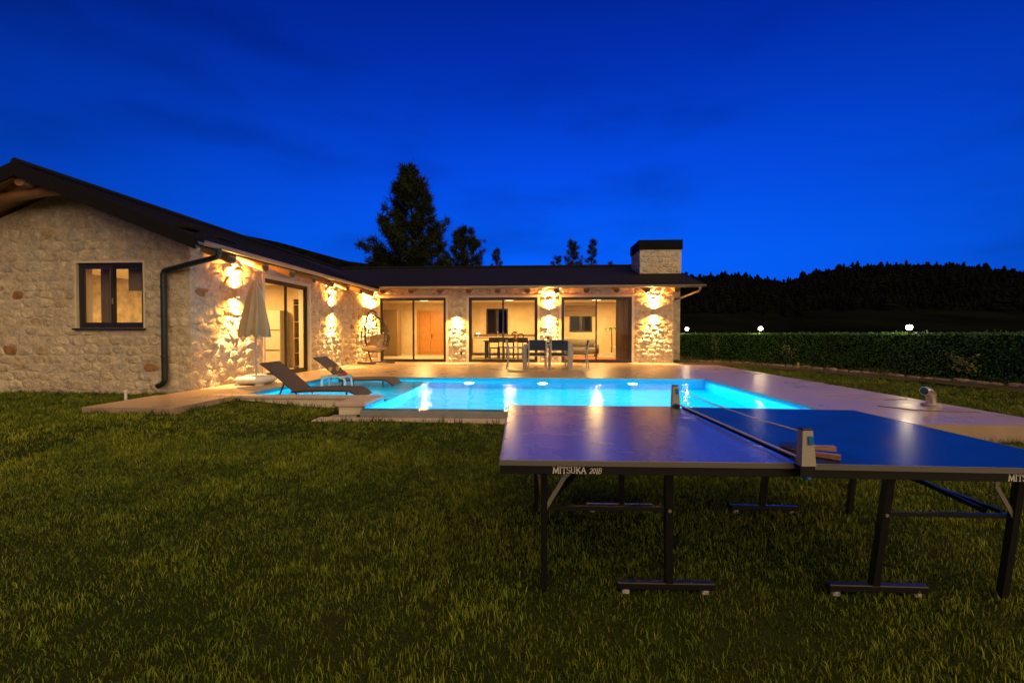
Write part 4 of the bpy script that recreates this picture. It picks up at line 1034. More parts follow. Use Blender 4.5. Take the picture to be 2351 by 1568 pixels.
t = thing('side_table', 'small pale plastic stool table between the two sun loungers', 'table', (-4.12, 8.62, lz))
mb = MB(); mb.box(-.27, .27, -.19, .19, .575, .60, .012); mb.build('tabletop', M['stool'], t, smooth=50)
for sx in (-1, 1):
    for sy in (-1, 1):
        mb = MB(); mb.tube(arc_path([(sx * .27, sy * .16, 0), (sx * .235, sy * .155, .570), (sx * .12, sy * .15, .575)], .08), .024, 8); mb.build('leg', M['stool'], t, smooth=50)
SZ = lz + .602
wine_glass((-4.22, 8.55, SZ), 'left glass of orange juice on the small poolside table', True, 'juice glasses on the poolside table')
wine_glass((-4.12, 8.66, SZ), 'right glass of orange juice on the small poolside table', True, 'juice glasses on the poolside table')
t = thing('fruit_plate', 'plate of dark red fruit beside the juice glasses by the pool', 'plate', (-3.97, 8.56, SZ))
mb = MB(); mb.lathe([(.06, 0), (.12, .018), (.115, .02), (.055, .006)], 20); mb.build('plate', M['white'], t, smooth=50)
for i in range(9):
    a = 6.28 * i / 9; r_ = .065 if i else 0; mb = MB(); mb.lathe([(.003, -.022), (.02, -.014), (.026, 0), (.018, .016), (.003, .024)], 9, (r_ * math.cos(a), r_ * math.sin(a), .03)); mb.build('fruit', M['red'], t, smooth=70)

# steel vent elbow on the right terrace
t = thing('vent_pipe', 'short bent steel vent pipe standing on the right edge of the terrace', 'pipe', (5.83, 6.62, T), R(15))
mb = MB(); mb.lathe([(.115, 0), (.115, .03), (.085, .045)], 20); mb.build('flange', mat('flange_grey', (.36, .35, .40), .5), t, smooth=40)
pth = [(0, 0, .04), (0, 0, .10), (-.012, 0, .16), (-.045, 0, .205), (-.09, 0, .225), (-.14, 0, .225)]
mb = MB(); mb.tube(pth, .062, 16); mb.build('elbow', M['chrome'], t, smooth=25)
mb = MB(); mb.tube([(-.138, 0, .225), (-.1415, 0, .225)], .056, 16); mb.build('opening', M['black'], t)  # black disc standing in for the shade inside the pipe mouth
for p in (pth[2], pth[4]):
    mb = MB(); i = pth.index(p); mb.tube([Vector(p) - (Vector(pth[i+1]) - Vector(pth[i-1])).normalized() * .006, Vector(p) + (Vector(pth[i+1]) - Vector(pth[i-1])).normalized() * .006], .066, 16); mb.build('seam_ring', M['chrome'], t, smooth=25)
t = thing('white_peg', 'short white pipe stub in the lawn before the gable wall', 'peg', (-7.0, 6.9, float(ground(-7.0, 6.9))))
mb = MB(); mb.tube([(0, 0, -.05), (0, 0, .18)], .022, 10); mb.build('pipe', M['white'], t); mb = MB(); mb.lathe([(.032, .17), (.032, .20), (.02, .205)], 10); mb.build('cap', M['white'], t)

# ================================================================== TABLE TENNIS TABLE
TT0 = Vector((-.17, 1.95, 0)); TTa = R(2.2)
tt = thing('tennis_table', 'blue folding table tennis table with black steel legs on the lawn', 'table tennis table', (TT0.x, TT0.y, 0), TTa)
def stroke_text(txt, h, slant=0.0):
    """flat letters from thick strokes; returns list of (polygon) in x,z and the advance"""
    A = lambda cx, cz, rx, rz, a0, a1, n=10: [(cx + rx * math.cos(R(a0 + (a1 - a0) * i / n)), cz + rz * math.sin(R(a0 + (a1 - a0) * i / n))) for i in range(n + 1)]
    G = {'M': (.95, [[(.08, 0), (.16, 1)], [(.16, 1), (.48, .05)], [(.48, .05), (.80, 1)], [(.80, 1), (.86, 0)]]), 'I': (.42, [[(.2, 0), (.2, 1)]]),
         'T': (.74, [[(.36, 0), (.36, 1)], [(.03, .96), (.69, .96)], [(.04, .96), (.04, .8)], [(.68, .96), (.68, .8)]]),
         'S': (.62, [A(.30, .74, .22, .22, 20, 270) + A(.30, .26, .24, .24, 90, -160)]),
         'U': (.82, [[(.14, 1), (.14, .35)] + A(.39, .32, .25, .28, 180, 360) + [(.64, 1)]]), 'K': (.80, [[(.14, 0), (.14, 1)], [(.66, 1), (.2, .45)], [(.32, .58), (.72, 0)]]),
         'A': (.78, [[(.06, 0), (.38, 1)], [(.38, 1), (.70, 0)], [(.18, .36), (.58, .36)]]), ' ': (.30, []),
         '2': (.55, [A(.26, .72, .2, .24, 170, -30) + [(.06, .04), (.48, .04)]]), '0': (.58, [A(.27, .5, .2, .46, 0, 360, 16)]), '1': (.42, [[(.2, 0), (.2, 1), (.08, .84)]]),
         'B': (.64, [[(.1, 0), (.1, 1)], [(.1, .97)] + A(.28, .76, .2, .21, 90, -90) + [(.1, .55)], [(.1, .53)] + A(.30, .27, .24, .25, 90, -90) + [(.1, .03)]])}
    serif = {'M': ((.08, 0), (.86, 0), (.12, 1), (.84, 1)), 'I': ((.2, 0), (.2, 1)), 'T': ((.36, 0),), 'U': ((.14, 1), (.64, 1)), 'K': ((.14, 0), (.14, 1), (.66, 1), (.72, 0)), 'A': ((.06, 0), (.70, 0)), '1': ((.2, 0),), 'B': ()}
    polys = []; x = 0; th = .068
    for c in txt:
        adv, st = G[c]
        segs = [(p, q) for s_ in st for p, q in zip(s_[:-1], s_[1:])] + [((a - .12, b), (a + .12, b)) for a, b in serif.get(c, ())]
        for p, q in segs:
            d = Vector((q[0] - p[0], q[1] - p[1])); 
            if d.length < 1e-6: continue
            d.normalize(); w = th if abs(d.y) > .5 else th * .62
            nn = Vector((-d.y, d.x)) * w; e = d * w * .5
            polys.append([((x + a[0] + slant * a[1]) * h, a[1] * h) for a in ((p[0] - e.x + nn.x, p[1] - e.y + nn.y), (p[0] - e.x - nn.x, p[1] - e.y - nn.y), (q[0] + e.x - nn.x, q[1] + e.y - nn.y), (q[0] + e.x + nn.x, q[1] + e.y + nn.y))])
        x += adv
    return polys, x * h
HW, HD, ZT = 1.37, 1.525, .76
def half(u0, dz, tilt, mirror):
    """one half of the table; u0 = left edge; inner edge (net side) is right for the left half, left for the right half"""
    Mx = Matrix.Translation((u0, 0, dz)) @ Matrix.Rotation(tilt, 4, 'Y')
    X = (lambda a: a) if not mirror else (lambda a: HW - a)      # a measured from the outer end
    def part(name, mb, m, parent=tt, smooth=0): mb.xf(Mx); return mb.build(name, m, parent, smooth=smooth)
    def bx(mb, a0, a1, y0, y1, z0, z1, b=0): mb.box(X(a0), X(a1), y0, y1, z0, z1, b)
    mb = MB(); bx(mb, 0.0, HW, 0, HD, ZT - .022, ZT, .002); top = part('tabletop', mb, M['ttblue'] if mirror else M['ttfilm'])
    mb = MB()
    for b in ((-.002, HW + .002, -.003, -.0005), ): bx(mb, b[0], b[1], b[2], b[3], ZT - .023, ZT - .001)
    bx(mb, -.003, -.0005, -.003, HD + .003, ZT - .023, ZT - .001); bx(mb, -.002, HW + .002, HD + .0005, HD + .003, ZT - .023, ZT - .001)
    part('edge_band', mb, M['ttedge'], top)
    mb = MB()
    for a0, a1, y0, y1 in ((0.001, .008, .001, HD - .001), (.0085, HW - .001, .001, .007), (.0085, HW - .001, HD - .005, HD - .001)): bx(mb, a0, a1, y0, y1, ZT + .0003, ZT + .0012)
    part('border_line', mb, M['ttwhite'], top)  # thin pale strips along the long sides and the outer end
    # steel apron
    for a0, a1, y0, y1 in ((.0, HW, .012, .037), (.0, HW, HD - .037, HD - .012), (.012, .037, .038, HD - .038), (HW - .06, HW - .035, .038, HD - .038)):
        mb = MB(); bx(mb, a0, a1, y0, y1, ZT - .066, ZT - .023, .002); part('apron', mb, M['black'])
    # legs: outer pair plain, inner pair on T-feet with casters
    gz = -dz
    for y in (.245, HD - .27):
        mb = MB(); mb.bar((X(.215), y - .06, ZT - .066), (X(.222), y, gz - .02), .032, .032); lg = part('leg', mb, M['black'])
        mb = MB(); mb.bar((X(.84), y - .05, ZT - .066), (X(.865), y, gz + .055), .036, .036); part('leg', mb, M['black'])
        mb = MB(); bx(mb, .60, 1.10, y - .02, y + .02, gz + .032, gz + .068, .004); ft = part('foot_bar', mb, M['black'])
        for a in (.645, 1.055):
            mb = MB(); k0 = len(mb.v); mb.lathe([(.018, -.009), (.020, -.006), (.020, .006), (.018, .009)], 12); mb.xf(Matrix.Translation((X(a), y, gz + .014)) @ Matrix.Rotation(R(90), 4, 'X'))
            bx(mb, a - .012, a + .012, y - .014, y + .014, gz + .022, gz + .033); part('caster', mb, M['plastic'], ft, 40)
        zb_ = ZT - .305; yb = y - .025
        mb = MB(); mb.bar((X(.226), yb, zb_), (X(.845), yb, zb_), .020, .020); part('cross_bar', mb, M['black'])
        for a in (.226, .850):
            mb = MB(); mb.lathe([(.009, -.022), (.009, .022)], 8); mb.xf(Matrix.Translation((X(a), yb - .006, zb_)) @ Matrix.Rotation(R(90), 4, 'X')); part('bolt', mb, M['steel'])
        # folding steel brace with an elbow
        mb = MB(); ye = yb - .022
        mb.tube([(X(.222), ye, zb_), (X(.330), ye, ZT - .125)], 1, 4, sq=(.010, .003)); mb.tube([(X(.318), ye - .006, ZT - .140), (X(.40), ye - .006, ZT - .068)], 1, 4, sq=(.010, .003))
        mb.lathe([(.011, -.003), (.011, .003)], 8); mb.xf(Matrix.Translation((X(.326), ye - .010, ZT - .130)) @ Matrix.Rotation(R(90), 4, 'X'), len(mb.v) - 16)
        part('brace', mb, M['steel'])
    mb = MB(); mb.bar((X(.23), .30, .16), (X(.86), HD - .3, .16), .0001, .0001) if False else mb.bar((X(.24), .31, ZT - .32), (X(.70), HD * .55, ZT - .07), .022, .022); part('stay_bar', mb, M['black'])
    mb = MB(); mb.bar((X(.215), .26, ZT - .30), (X(.215), HD - .33, ZT - .30), .020, .020); part('cross_bar', mb, M['black'])
    # lettering on the long apron
    t1, w1 = stroke_text('MITSUKA', .030); t2, w2 = stroke_text('201B', .026, .22)
    ustart = .245 if not mirror else .900
    mb = MB()
    for polys, off in ((t1, 0), (t2, w1 + .014)):
        for p in polys: mb.extrude([(ustart + off + a, .0112, ZT - .061 + b) for a, b in p], (0, .0006, 0))
    part('lettering', mb, M['print'])
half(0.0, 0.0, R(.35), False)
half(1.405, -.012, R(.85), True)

# net with two clamp posts (stands on the table: its own thing)
net = thing('table_tennis_net', 'table tennis net with grey clamp posts across the blue table', 'net', (TT0.x, TT0.y, 0), TTa)
nu = 1.372; zt = ZT - .004
for y, s_ in ((-.035, -1), (HD + .035, 1)):
    mb = MB(); mb.add([(nu - .030, y - .022, zt + .0), (nu + .034, y - .022, zt), (nu + .034, y + .022, zt), (nu - .030, y + .022, zt), (nu - .024, y - .018, zt + .158), (nu + .020, y - .018, zt + .158), (nu + .020, y + .018, zt + .158), (nu - .024, y + .018, zt + .158)], [(0,3,2,1),(4,5,6,7),(0,1,5,4),(1,2,6,5),(2,3,7,6),(3,0,4,7)])
    po = mb.build('post', M['postgrey'], net)
    mb = MB(); mb.box(nu - .026, nu + .022, y - .020, y + .020, zt + .158, zt + .166, .003); mb.build('post_cap', M['black'], po)
    mb = MB(); mb.box(nu - .004, nu + .022, y - .0245, y - .0195, zt + .095, zt + .135, .002); mb.build('window_inset', M['blueplastic'], po)
    mb = MB(); mb.box(nu - .030, nu + .034, min(y, y - s_ * .075), max(y, y - s_ * .075), zt + .005, zt + .013, .002); mb.box(nu - .03, nu + .034, y - .015, y + .015, zt - .05, zt); mb.build('clamp', M['black'], po)
    mb = MB(); mb.lathe([(.010, 0), (.010, -.035), (.016, -.04), (.019, -.060), (.016, -.064)], 12, (nu + .012, y - s_ * .006, zt - .0)); mb.build('clamp_screw', M['blueplastic'], po, smooth=40)
ny = 60
def sag(v): return -.020 * math.sin(math.pi * v)
ya, yb = -.02, HD + .02
mb = MB(); mb.tube([(nu, ya + (yb - ya) * v, zt + .143 + sag(v)) for v in np.linspace(0, 1, 13)], .0042, 6); mb.build('top_cord', M['cord'], net, smooth=60)
mb = MB(); mb.tube([(nu, ya + (yb - ya) * v, zt + .020) for v in np.linspace(0, 1, 5)], .0062, 8); mb.build('bottom_tape', M['cord'], net)
mb = MB()
for i in range(1, ny):
    v = i / ny; y = ya + (yb - ya) * v; mb.tube([(nu, y, zt + .026), (nu, y, zt + .140 + sag(v))], .0004, 3)
for q in range(1, 6):
    mb.tube([(nu, ya + (yb - ya) * v, zt + .026 + (.114 + sag(v)) * q / 6) for v in np.linspace(0, 1, 9)], .0004, 3)
mb.build('mesh', M['net'], net)
def paddle(u_, v_, z, ang, label):
    c = Matrix.Rotation(TTa, 4, 'Z') @ Vector((u_, v_, 0)) + TT0
    t = thing('paddle', label, 'paddle', (c.x, c.y, z), TTa + ang, 'paddles by the net post')
    out = [(.075 * math.cos(a) * 1.0, .0755 * math.sin(a)) for a in np.linspace(R(22), R(338), 30)]
    mb = MB(); mb.prism([(a, b, .0105) for a, b in out], .003); mb.build('rubber', M['rubber'], t)
    mb = MB(); mb.prism([(a * 1.0, b * 1.0, .0075) for a, b in out], .0045); mb.build('blade', M['handle'], t)
    mb = MB(); mb.prism([(a, b, .003) for a, b in out], .003); mb.build('rubber', M['rubber'], t)
    mb = MB(); mb.add([(.060, -.012, -.004), (.060, .012, -.004), (.165, .017, -.006), (.165, -.017, -.006), (.060, -.012, .0145), (.060, .012, .0145), (.165, .017, .0165), (.165, -.017, .0165)], [(0,1,2,3),(7,6,5,4),(0,4,5,1),(1,5,6,2),(2,6,7,3),(3,7,4,0)]); mb.build('handle', M['handle'], t)
paddle(1.475, .17, ZT - .012 + .007, R(-38), 'lower paddle with wooden handle lying by the near net post')
paddle(1.50, .22, ZT - .012 + .0195, R(-14), 'upper paddle with wooden handle lying on the other paddle')

# ================================================================== HEDGE, GARDEN LAMPS, PLANTS
def leaf_cloud(P, Nn, size, base, var, aspect=.55, rnd=.9):
    """one bent leaf (2 triangles) per point; P (n,3) points, Nn (n,3) facing"""
    n = len(P); r = rng.normal(size=(n, 3)) * rnd; nn = Nn + r; nn /= np.linalg.norm(nn, axis=1)[:, None]
    a = rng.normal(size=(n, 3)); t_ = np.cross(nn, a); t_ /= np.linalg.norm(t_, axis=1)[:, None]; b_ = np.cross(nn, t_)
    s_ = size * rng.uniform(.6, 1.4, n)[:, None]
    v = np.stack([P, P + t_ * s_ * .5 + b_ * s_ * aspect * .5, P + t_ * s_ + nn * s_ * .12, P + t_ * s_ * .5 - b_ * s_ * aspect * .5], 1).reshape(-1, 3)
    i = np.arange(n) * 4; f = np.stack([i, i + 1, i + 2, i + 3], 1)
    c = np.array(base)[None, :] * rng.uniform(1 - var, 1 + var, (n, 1)) * rng.uniform(.9, 1.1, (n, 3)); c = np.repeat(np.concatenate([c, np.ones((n, 1))], 1), 4, 0)
    return v, f, c
def join(parts):
    vs_, fs, cs, o = [], [], [], 0
    for v, f, c in parts: vs_.append(v); fs.append(f + o); cs.append(c); o += len(v)
    return np.concatenate(vs_), np.concatenate(fs), np.concatenate(cs)
hedge = thing('hedge', 'long clipped green hedge running behind the lawn on the right', 'hedge', (HC.x, HC.y, T - .05))
parts = []; core = MB(); HT = EYE + .005; hb = T - .08; hw = .22
for a, b in zip(hp[:-1], hp[1:]):
    d = (b - a); ln = d.length; d.normalize(); nrm = Vector((d.y, -d.x, 0))
    if nrm.dot(Vector((0, 0, 0)) - a) < 0: nrm = -nrm
    near = min(a.length, b.length); dens = 2600 if near < 12 else 1500
    n = int(ln * (HT - hb) * dens); uu = rng.uniform(0, ln, n); zz = hb + (HT - hb) * rng.uniform(0, 1, n); dd = hw + rng.normal(0, .025, n) + .02 * np.sin(uu * 6) * np.sin(zz * 9)
    P = np.array(a)[None] + uu[:, None] * np.array(d)[None] + dd[:, None] * np.array(nrm)[None]; P[:, 2] = zz
    parts.append(leaf_cloud(P, np.tile(np.array(nrm) + np.array((0, 0, .35)), (n, 1)), .045, (.06, .19, .035), .45))
    n = int(ln * .5 * dens * .9); uu = rng.uniform(0, ln, n); dd = rng.uniform(-hw, hw, n)
    P = np.array(a)[None] + uu[:, None] * np.array(d)[None] + dd[:, None] * np.array(nrm)[None]; P[:, 2] = HT + rng.normal(0, .012, n) + (rng.uniform(0, 1, n) < .03) * rng.uniform(0, .06, n)
    parts.append(leaf_cloud(P, np.tile(np.array((0, 0, 1.)), (n, 1)), .045, (.06, .16, .03), .45))
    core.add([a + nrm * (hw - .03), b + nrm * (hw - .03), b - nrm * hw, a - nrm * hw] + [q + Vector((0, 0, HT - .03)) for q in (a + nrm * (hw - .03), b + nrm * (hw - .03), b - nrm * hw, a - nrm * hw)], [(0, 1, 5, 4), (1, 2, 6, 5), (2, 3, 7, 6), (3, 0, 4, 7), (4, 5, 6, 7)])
v, f, c = join(parts)
link(npmesh('foliage', v, f, c), 'foliage', M['leaf'], hedge, True)
core.build('hedge_core', mat('hedge_dark', (.012, .022, .008), 1.0, spec=0), hedge, True)  # solid dark block filling the hedge behind the leaves

def on_hedge(px):
    # where the view direction to this column meets the hedge centre line
    d, _ = cam_dir(px); best = None
    for a, b in zip(hp[:-1], hp[1:]):
        e = b - a; det = d.x * -e.y + d.y * e.x
        if abs(det) < 1e-9: continue
        s_ = (a.x * -e.y + a.y * e.x) / det; t_ = (d.x * a.y - d.y * a.x) / det
        if -.001 <= t_ <= 1.001 and s_ > 0: best = d * s_
    return best
glow_lab = {1577: 'garden lamp on the hedge next to the house corner', 1746: 'middle garden lamp glowing above the hedge', 2087: 'largest and rightmost garden lamp glowing above the hedge'}
for px_, lb in glow_lab.items():
    p = on_hedge(px_)
    t = thing('garden_lamp', lb, 'garden lamp', (p.x, p.y, T - .05), 0, 'globe lamps along the hedge')
    zc = EYE + (767 - 757) / 980 * p.length + .02
    mb = MB(); mb.tube([(0, 0, 0), (0, 0, zc - T + .05 - .07)], .022, 8); mb.build('post', M['black'], t)
    mb = MB(); mb.lathe([(.05, -.085), (.06, -.07), (.04, -.06)], 12, (0, 0, zc - T + .05)); mb.build('collar', M['black'], t)
    mb = MB(); mb.lathe([(.07 * math.cos(a), .07 * math.sin(a)) for a in np.linspace(-1.3, 1.5, 10)], 16, (0, 0, zc - T + .05)); mb.build('globe', emit('globe_glow_%d' % px_, (1.0, .78, .45), 45), t, smooth=80)
    mb = MB(); mb.lathe([(.075, .06), (.05, .085), (.01, .10)], 12, (0, 0, zc - T + .05)); mb.build('lamp_cap', M['black'], t, smooth=40)
    lamp('POINT', 'bulb', (0, 0, zc - T + .05), 90, (1.0, .76, .42), t, shadow_soft_size=.08)

# bed edging stones and low weeds
edge = thing('bed_edging', 'row of rough edging stones along the planting bed below the hedge', 'edging', (8.6, 11.5, T - .03))
epts = [Vector((6.0, 16.9, 0)), Vector((7.4, 15.6, 0)), Vector((8.55, 13.0, 0)), Vector((9.2, 10.4, 0)), Vector((9.75, 8.2, 0)), Vector((10.1, 5.2, 0))]
for a, b in zip(epts[:-1], epts[1:]):
    ln = (b - a).length; x = 0
    while x < ln:
        w = random.uniform(.16, .34); p = a.lerp(b, (x + w / 2) / ln); rz = math.atan2(b.y - a.y, b.x - a.x) + random.uniform(-.12, .12)
        mb = MB(); s_ = [(w * .5 * random.uniform(.8, 1)) for _ in range(4)]
        h = random.uniform(.05, .10); mb.box(-w * .48, w * .48, -.07, .07, -.05, h, .022)
        mb.v = [tuple(Vector(q) + noise.noise_vector(Vector(q) * 9 + p * 3) * .018) for q in mb.v]
        mb.xf(Matrix.Translation((p.x, p.y, T - .01)) @ Matrix.Rotation(rz, 4, 'Z')); mb.build('edging_stone', M['stonecurb'], edge, True, smooth=50); x += w + random.uniform(0, .10)
def sapling(x, y, h, label, lean=0.0, leafy=70, sp=.28, base=(.13, .16, .055)):
    z = T + .02; t = thing('sapling', label, 'young tree', (x, y, z), 0, 'young shrubs in the planting bed')
    mb = MB(); mb.tube([(0, 0, -.05), (lean * .3, 0, h * .4), (lean, 0, h)], [.014, .010, .004], 6); tips = []
    for i in range(7):
        s_ = .3 + .65 * i / 7; p = Vector((lean * s_ * .9, 0, h * s_)); a = 2.4 * i; q = p + Vector((math.cos(a) * sp, math.sin(a) * sp, h * .28)); mb.tube([p, p.lerp(q, .5) + Vector((0, 0, -.02)), q], [.007, .005, .003], 5); tips.append((p, q))
    tips.append((Vector((lean * .5, 0, h * .6)), Vector((lean, 0, h)))); mb.build('stem', M['bark'], t, smooth=60)
    P = []
    for p, q in tips:
        for _ in range(max(3, leafy // len(tips))):
            P.append(p.lerp(q, random.uniform(.35, 1.08)) + Vector((random.gauss(0, .025), random.gauss(0, .025), random.gauss(0, .02))))
    v, f, c = leaf_cloud(np.array(P), np.tile(np.array((0, 0, 1.)), (len(P), 1)), .075, base, .35, .42, 1.2); link(npmesh('leaves', v, f, c), 'leaves', M['leaf'], t)
sapling(7.05, 17.2, .85, 'thin upright sapling by the hedge nearest the house', 0, 80, .14, (.14, .19, .08))
sapling(8.35, 14.55, .62, 'round leafed sapling below the middle garden lamp', -.05, 70, .25, (.20, .21, .10))
sapling(9.55, 9.95, .52, 'leaning feathery sapling at the right by the hedge', -.28, 150, .20, (.16, .18, .06))
t = thing('plant_stake', 'short yellowish plant stake at the edge of the bed', 'stake', (8.15, 13.75, T)); mb = MB(); mb.box(-.03, .03, -.012, .012, -.05, .18, .004); mb.build('stake', mat('stake_yellow', (.42, .36, .12), .8), t)
P = []; 
for _ in range(2600):
    q = random.random() * 4.999; i = int(q); w = random.random() ** .8; fr = q - i
    a = (bed_in[i][0] * (1-fr) + bed_in[i+1][0] * fr, bed_in[i][1] * (1-fr) + bed_in[i+1][1] * fr); b = (bed_out[i][0] * (1-fr) + bed_out[i+1][0] * fr, bed_out[i][1] * (1-fr) + bed_out[i+1][1] * fr)
    x, y = a[0] + (b[0]-a[0]) * w * .75, a[1] + (b[1]-a[1]) * w * .75
    if noise.noise(Vector((x * .9, y * .9, 5))) < -.02: continue
    for _k in range(4): P.append((x + random.gauss(0, .06), y + random.gauss(0, .06), T + .03 + random.uniform(0, .10)))
v, f, c = leaf_cloud(np.array(P), np.tile(np.array((0, 0, 1.)), (len(P), 1)), .055, (.085, .095, .025), .5, .35, 1.2)
tag(link(npmesh('ground_cover', v, f, c), 'ground_cover', M['leaf']), 'low weeds growing in the planting bed', 'ground cover', kind='stuff')

# ---- pines behind the house
def pine(x, y, h, w, label, seed, dens=1.0, base_h=.22, shape=1.0, base=(.022, .032, .014), nl=.30):
    rnd = random.Random(seed); t = thing('pine_tree', label, 'pine tree', (x, y, 0), 0, 'pines behind the house')
    mb = MB(); n = 9; tr_ = []
    for i in range(n): s_ = i / (n - 1); tr_.append(Vector((.02 * h * math.sin(s_ * 5 + seed) * s_, .015 * h * math.cos(s_ * 4) * s_, h * s_ * .985)))
    rad = [.022 * h * (1 - .93 * i / (n - 1)) for i in range(n)]
    mb.tube(tr_, rad, 9)
    at_ = lambda s_: tr_[min(n - 2, int(s_ * (n - 1)))].lerp(tr_[min(n - 2, int(s_ * (n - 1))) + 1], s_ * (n - 1) - min(n - 2, int(s_ * (n - 1))))
    P = []; D = []; nb = int(46 * dens)
    for i in range(nb):
        s_ = base_h + (1 - base_h) * (i + rnd.random()) / nb; p = at_(s_)
        L_ = w * (1 - (s_ - base_h) / (1 - base_h)) ** shape * rnd.uniform(.5, 1.12) + .04 * h * rnd.uniform(.6, 1.2)
        a = i * 2.399 + rnd.uniform(-.5, .5); up = rnd.uniform(.05, .45) + .5 * s_
        d = Vector((math.cos(a), math.sin(a), up)).normalized(); q = p + d * L_ * .6 + Vector((0, 0, -.03 * L_)); e = q + Vector((d.x, d.y, d.z + .55)).normalized() * L_ * .42
        mb.tube([p, q, e], [.0045 * h * (1 - s_ * .7), .003 * h * (1 - s_ * .7), .0012 * h], 5)
        m_ = max(4, int(L_ * 7.0 * dens / (h / 10)))
        for j in range(m_):
            f_ = rnd.uniform(.28, 1.03); c = (p.lerp(q, f_ / .58) if f_ < .58 else q.lerp(e, (f_ - .58) / .42)) + Vector((rnd.gauss(0, .07), rnd.gauss(0, .07), rnd.gauss(0, .05))) * L_ * .7
            P.append(c); D.append(d)
    mb.build('trunk', M['bark'], t, smooth=60)
    for j in range(int(16 * dens)): P.append(at_(rnd.uniform(.86, 1.0)) + Vector((rnd.gauss(0, .1), rnd.gauss(0, .1), rnd.uniform(0, .03 * h)))); D.append(Vector((0, 0, 1)))
    P = np.array(P); D = np.array(D); k_ = 24; PP = np.repeat(P, k_, 0) + rng.normal(0, .085 * (h / 10), (len(P) * k_, 3)); DD = np.repeat(D, k_, 0) * .5 + np.array((0, 0, .35))
    g = rng.normal(size=PP.shape); dr = DD + g * .8; dr /= np.linalg.norm(dr, axis=1)[:, None]; sd_ = np.cross(dr, rng.normal(size=PP.shape)); sd_ /= np.linalg.norm(sd_, axis=1)[:, None]
    ln = nl * (h / 10) * rng.uniform(.6, 1.3, len(PP))[:, None]; wd = .022 * (h / 10)
    v = np.stack([PP - sd_ * wd, PP + sd_ * wd, PP + dr * ln], 1).reshape(-1, 3); i_ = np.arange(len(PP)) * 3; f = np.stack([i_, i_ + 1, i_ + 2], 1)
    c = np.repeat(np.concatenate([np.array(base)[None] * rng.uniform(.5, 1.5, (len(PP), 1)), np.ones((len(PP), 1))], 1), 3, 0)
    link(npmesh('crown', v, f, c), 'crown', M['needle'], t)
pine(-8.9, 30, 12.9, 4.1, 'tallest pine rising behind the inner corner of the house', 11, 1.9, .28, .85)
pine(-5.35, 32, 9.1, 2.3, 'shorter broad pine just right of the tallest pine', 5, 1.2, .45, .55)
pine(-3.7, 40, 9.2, 1.0, 'thin pine tip showing alone over the middle of the roof', 8, .6, .5, .9)
pine(1.9, 40, 8.4, 1.4, 'lowest of the pine tops left of the chimney', 21, .6, .5, .8)
pine(3.3, 40, 9.9, 1.5, 'bushy pine top left of the chimney', 4, .8, .5, .8)
pine(5.1, 40, 9.9, .9, 'narrow pine top nearest the chimney', 15, .5, .5, .9)
pine(7.0, 41, 8.1, .8, 'small pine tip just left of the chimney base', 16, .4, .5, .9)

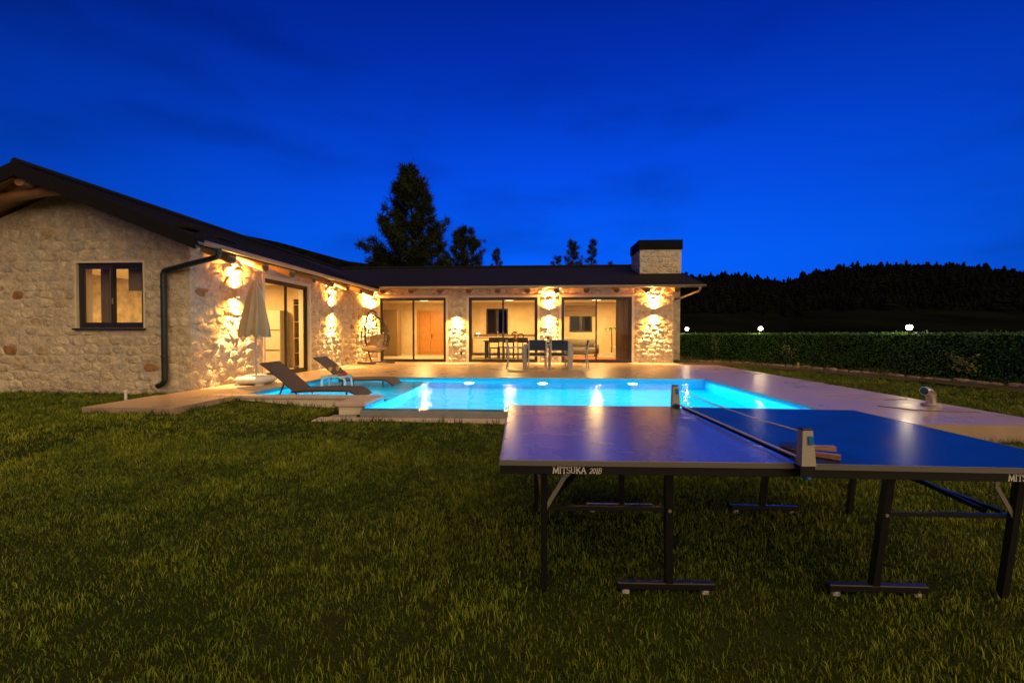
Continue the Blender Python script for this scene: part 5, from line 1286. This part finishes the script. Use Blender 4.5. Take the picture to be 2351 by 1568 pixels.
# ---- grass
def in_rect(x, y, r): return (x > r[0]) & (x < r[1]) & (y > r[2]) & (y < r[3])
solid = [(-6.6, -5.18, 5.80, 7.1), (-5.64, 6.22, 7.0, 16), (-3.24, 4.62, 5.91, 7.1), (3.98, 6.22, 5.23, 16), (-13, -6.5, 7.70, 24), (-6.6, 5.2, 14.9, 24), (-6.6, -5.1, 7.0, 16)]
def right_of_bed(x, y):
    xs = [b[0] for b in bed_in][::-1]; ys = [b[1] for b in bed_in][::-1]
    return x > np.interp(y, ys, xs)
def blades(n, xr, yr, hgt, wid, dens_fall):
    k_ = 11; nt_ = n // k_
    tx = rng.uniform(xr[0], xr[1], nt_); ty = yr[0] + (yr[1] - yr[0]) * rng.uniform(0, 1, nt_) ** dens_fall
    r1 = np.repeat(rng.uniform(0, 1, nt_), k_); r2 = np.repeat(rng.uniform(0, 1, nt_), k_); td = np.repeat(rng.uniform(0, 6.283, nt_), k_)
    sp = np.repeat(rng.uniform(.012, .045, nt_), k_)
    x = np.repeat(tx, k_) + rng.normal(0, 1, nt_ * k_) * sp; y = np.repeat(ty, k_) + rng.normal(0, 1, nt_ * k_) * sp
    keep = np.ones(len(x), bool)
    for r in solid: keep &= ~in_rect(x, y, r)
    keep &= ~(right_of_bed(x, y) & (y > 4) & (x > 6.2))
    ang = np.abs(np.arctan2(x + y * .056, np.maximum(y, .01))); keep &= ang < R(53)
    x, y, r1, r2, td = x[keep], y[keep], r1[keep], r2[keep], td[keep]; n = len(x); z = ground(x, y)
    low = np.sin(x * 1.7 + np.sin(y * 1.3) * 2) * np.sin(y * 1.9 + np.sin(x * 1.1) * 1.7) * .45 + np.sin(x * 4.3 + y * 3.1 + np.sin(x * 2.7)) * np.sin(y * 5.2 - x * 2.2) * .35 + np.sin(x * 11.3 + 2 * np.sin(y * 4)) * np.sin(y * 9.7 + 2 * np.sin(x * 5)) * .2
    a = td + rng.normal(0, .7, n) + low * 1.5; lean = rng.uniform(.10, .8, n)
    h = hgt * rng.uniform(.55, 1.25, n) * (.65 + .7 * r2) * (1 + .3 * low); w = wid * rng.uniform(.7, 1.3, n)
    dx, dy = np.cos(a), np.sin(a); b0 = rng.uniform(0, 6.283, n); sx, sy = np.cos(b0), np.sin(b0)
    p0 = np.stack([x, y, z - .01], 1); s_ = np.stack([sx * w, sy * w, 0 * w], 1)
    p1 = p0 + np.stack([dx * h * lean * .28, dy * h * lean * .28, h * .62], 1); p2 = p0 + np.stack([dx * h * lean * .8, dy * h * lean * .8, h * (1.05 - .35 * lean)], 1)
    v = np.stack([p0 - s_, p0 + s_, p1 + s_ * .8, p1 - s_ * .8, p2], 1).reshape(-1, 3); i = np.arange(n) * 5
    f = np.concatenate([np.stack([i, i + 1, i + 2], 1), np.stack([i, i + 2, i + 3], 1), np.stack([i + 3, i + 2, i + 4], 1)])
    g = np.array((.082, .146, .010)); ye = np.array((.160, .180, .014)); st = np.array((.21, .19, .06)); dk = np.array((.034, .080, .008))
    m1 = np.clip(.45 + .55 * low + rng.normal(0, .25, n), 0, 1)[:, None]; c = g * (1 - m1) + ye * m1
    dry = (rng.uniform(0, 1, n) < .04 + .07 * np.clip(-low, 0, 1))[:, None]; c = np.where(dry, st, c); dkm = (r1 < .22 - .15 * low)[:, None]; c = np.where(dkm & ~dry, c * .35 + dk * .65, c)
    c = c * (rng.uniform(.75, 1.25, n) * (.45 + 1.0 * r2) * (1 + .38 * low))[:, None]; c = np.concatenate([c, np.ones((n, 1))], 1); c = np.repeat(c, 5, 0)
    return v, f, c
v, f, c = join([blades(420000, (-5.4, 5.6), (1.1, 5.0), .036, .0019, 1.15), blades(260000, (-8.0, 7.5), (3.0, 7.8), .042, .0031, .75), blades(30000, (-10.5, -5.5), (5.2, 7.75), .055, .0042, 1), blades(70000, (6.15, 9.6), (4.6, 15), .045, .0048, 1)])
tag(link(npmesh('grass', v, f, c), 'grass', M['grass']), 'short mown lawn grass with yellowish tufts', 'grass', kind='stuff')
# longer tufts along the terrace edges
P = []
for (x0, y0, x1, y1, n) in ((-6.6, 5.78, -5.2, 5.78, 26), (-5.16, 5.9, -5.2, 6.95, 12), (-5.6, 6.98, -3.2, 6.98, 34), (-6.65, 5.8, -6.7, 7.6, 22), (-10, 7.62, -6.8, 7.62, 60), (4.0, 5.18, 6.2, 5.18, 26), (-3.2, 5.88, 4.5, 5.88, 60)):
    for i in range(n):
        s_ = random.random(); cx_, cy_ = x0 + (x1-x0) * s_ + random.gauss(0, .02), y0 + (y1-y0) * s_ + random.gauss(0, .03)
        for k_ in range(random.randint(5, 16)): P.append((cx_ + random.gauss(0, .035), cy_ + random.gauss(0, .03), float(ground(cx_, cy_)), random.uniform(.05, .13)))
P = np.array(P); n = len(P); a = rng.uniform(0, 6.283, n); w = .004
p0 = P[:, :3]; s_ = np.stack([np.sin(a) * w, np.cos(a) * w, 0 * a], 1); tip = p0 + np.stack([np.cos(a) * P[:, 3] * .5, np.sin(a) * P[:, 3] * .5, P[:, 3]], 1)
v = np.stack([p0 - s_, p0 + s_, tip], 1).reshape(-1, 3); i_ = np.arange(n) * 3; c = np.repeat(np.concatenate([np.array((.04, .065, .012))[None] * rng.uniform(.6, 1.4, (n, 1)), np.ones((n, 1))], 1), 3, 0)
tag(link(npmesh('edge_tufts', v, np.stack([i_, i_ + 1, i_ + 2], 1), c), 'edge_tufts', M['grass']), 'longer grass tufts along the terrace edges', 'grass', kind='stuff')
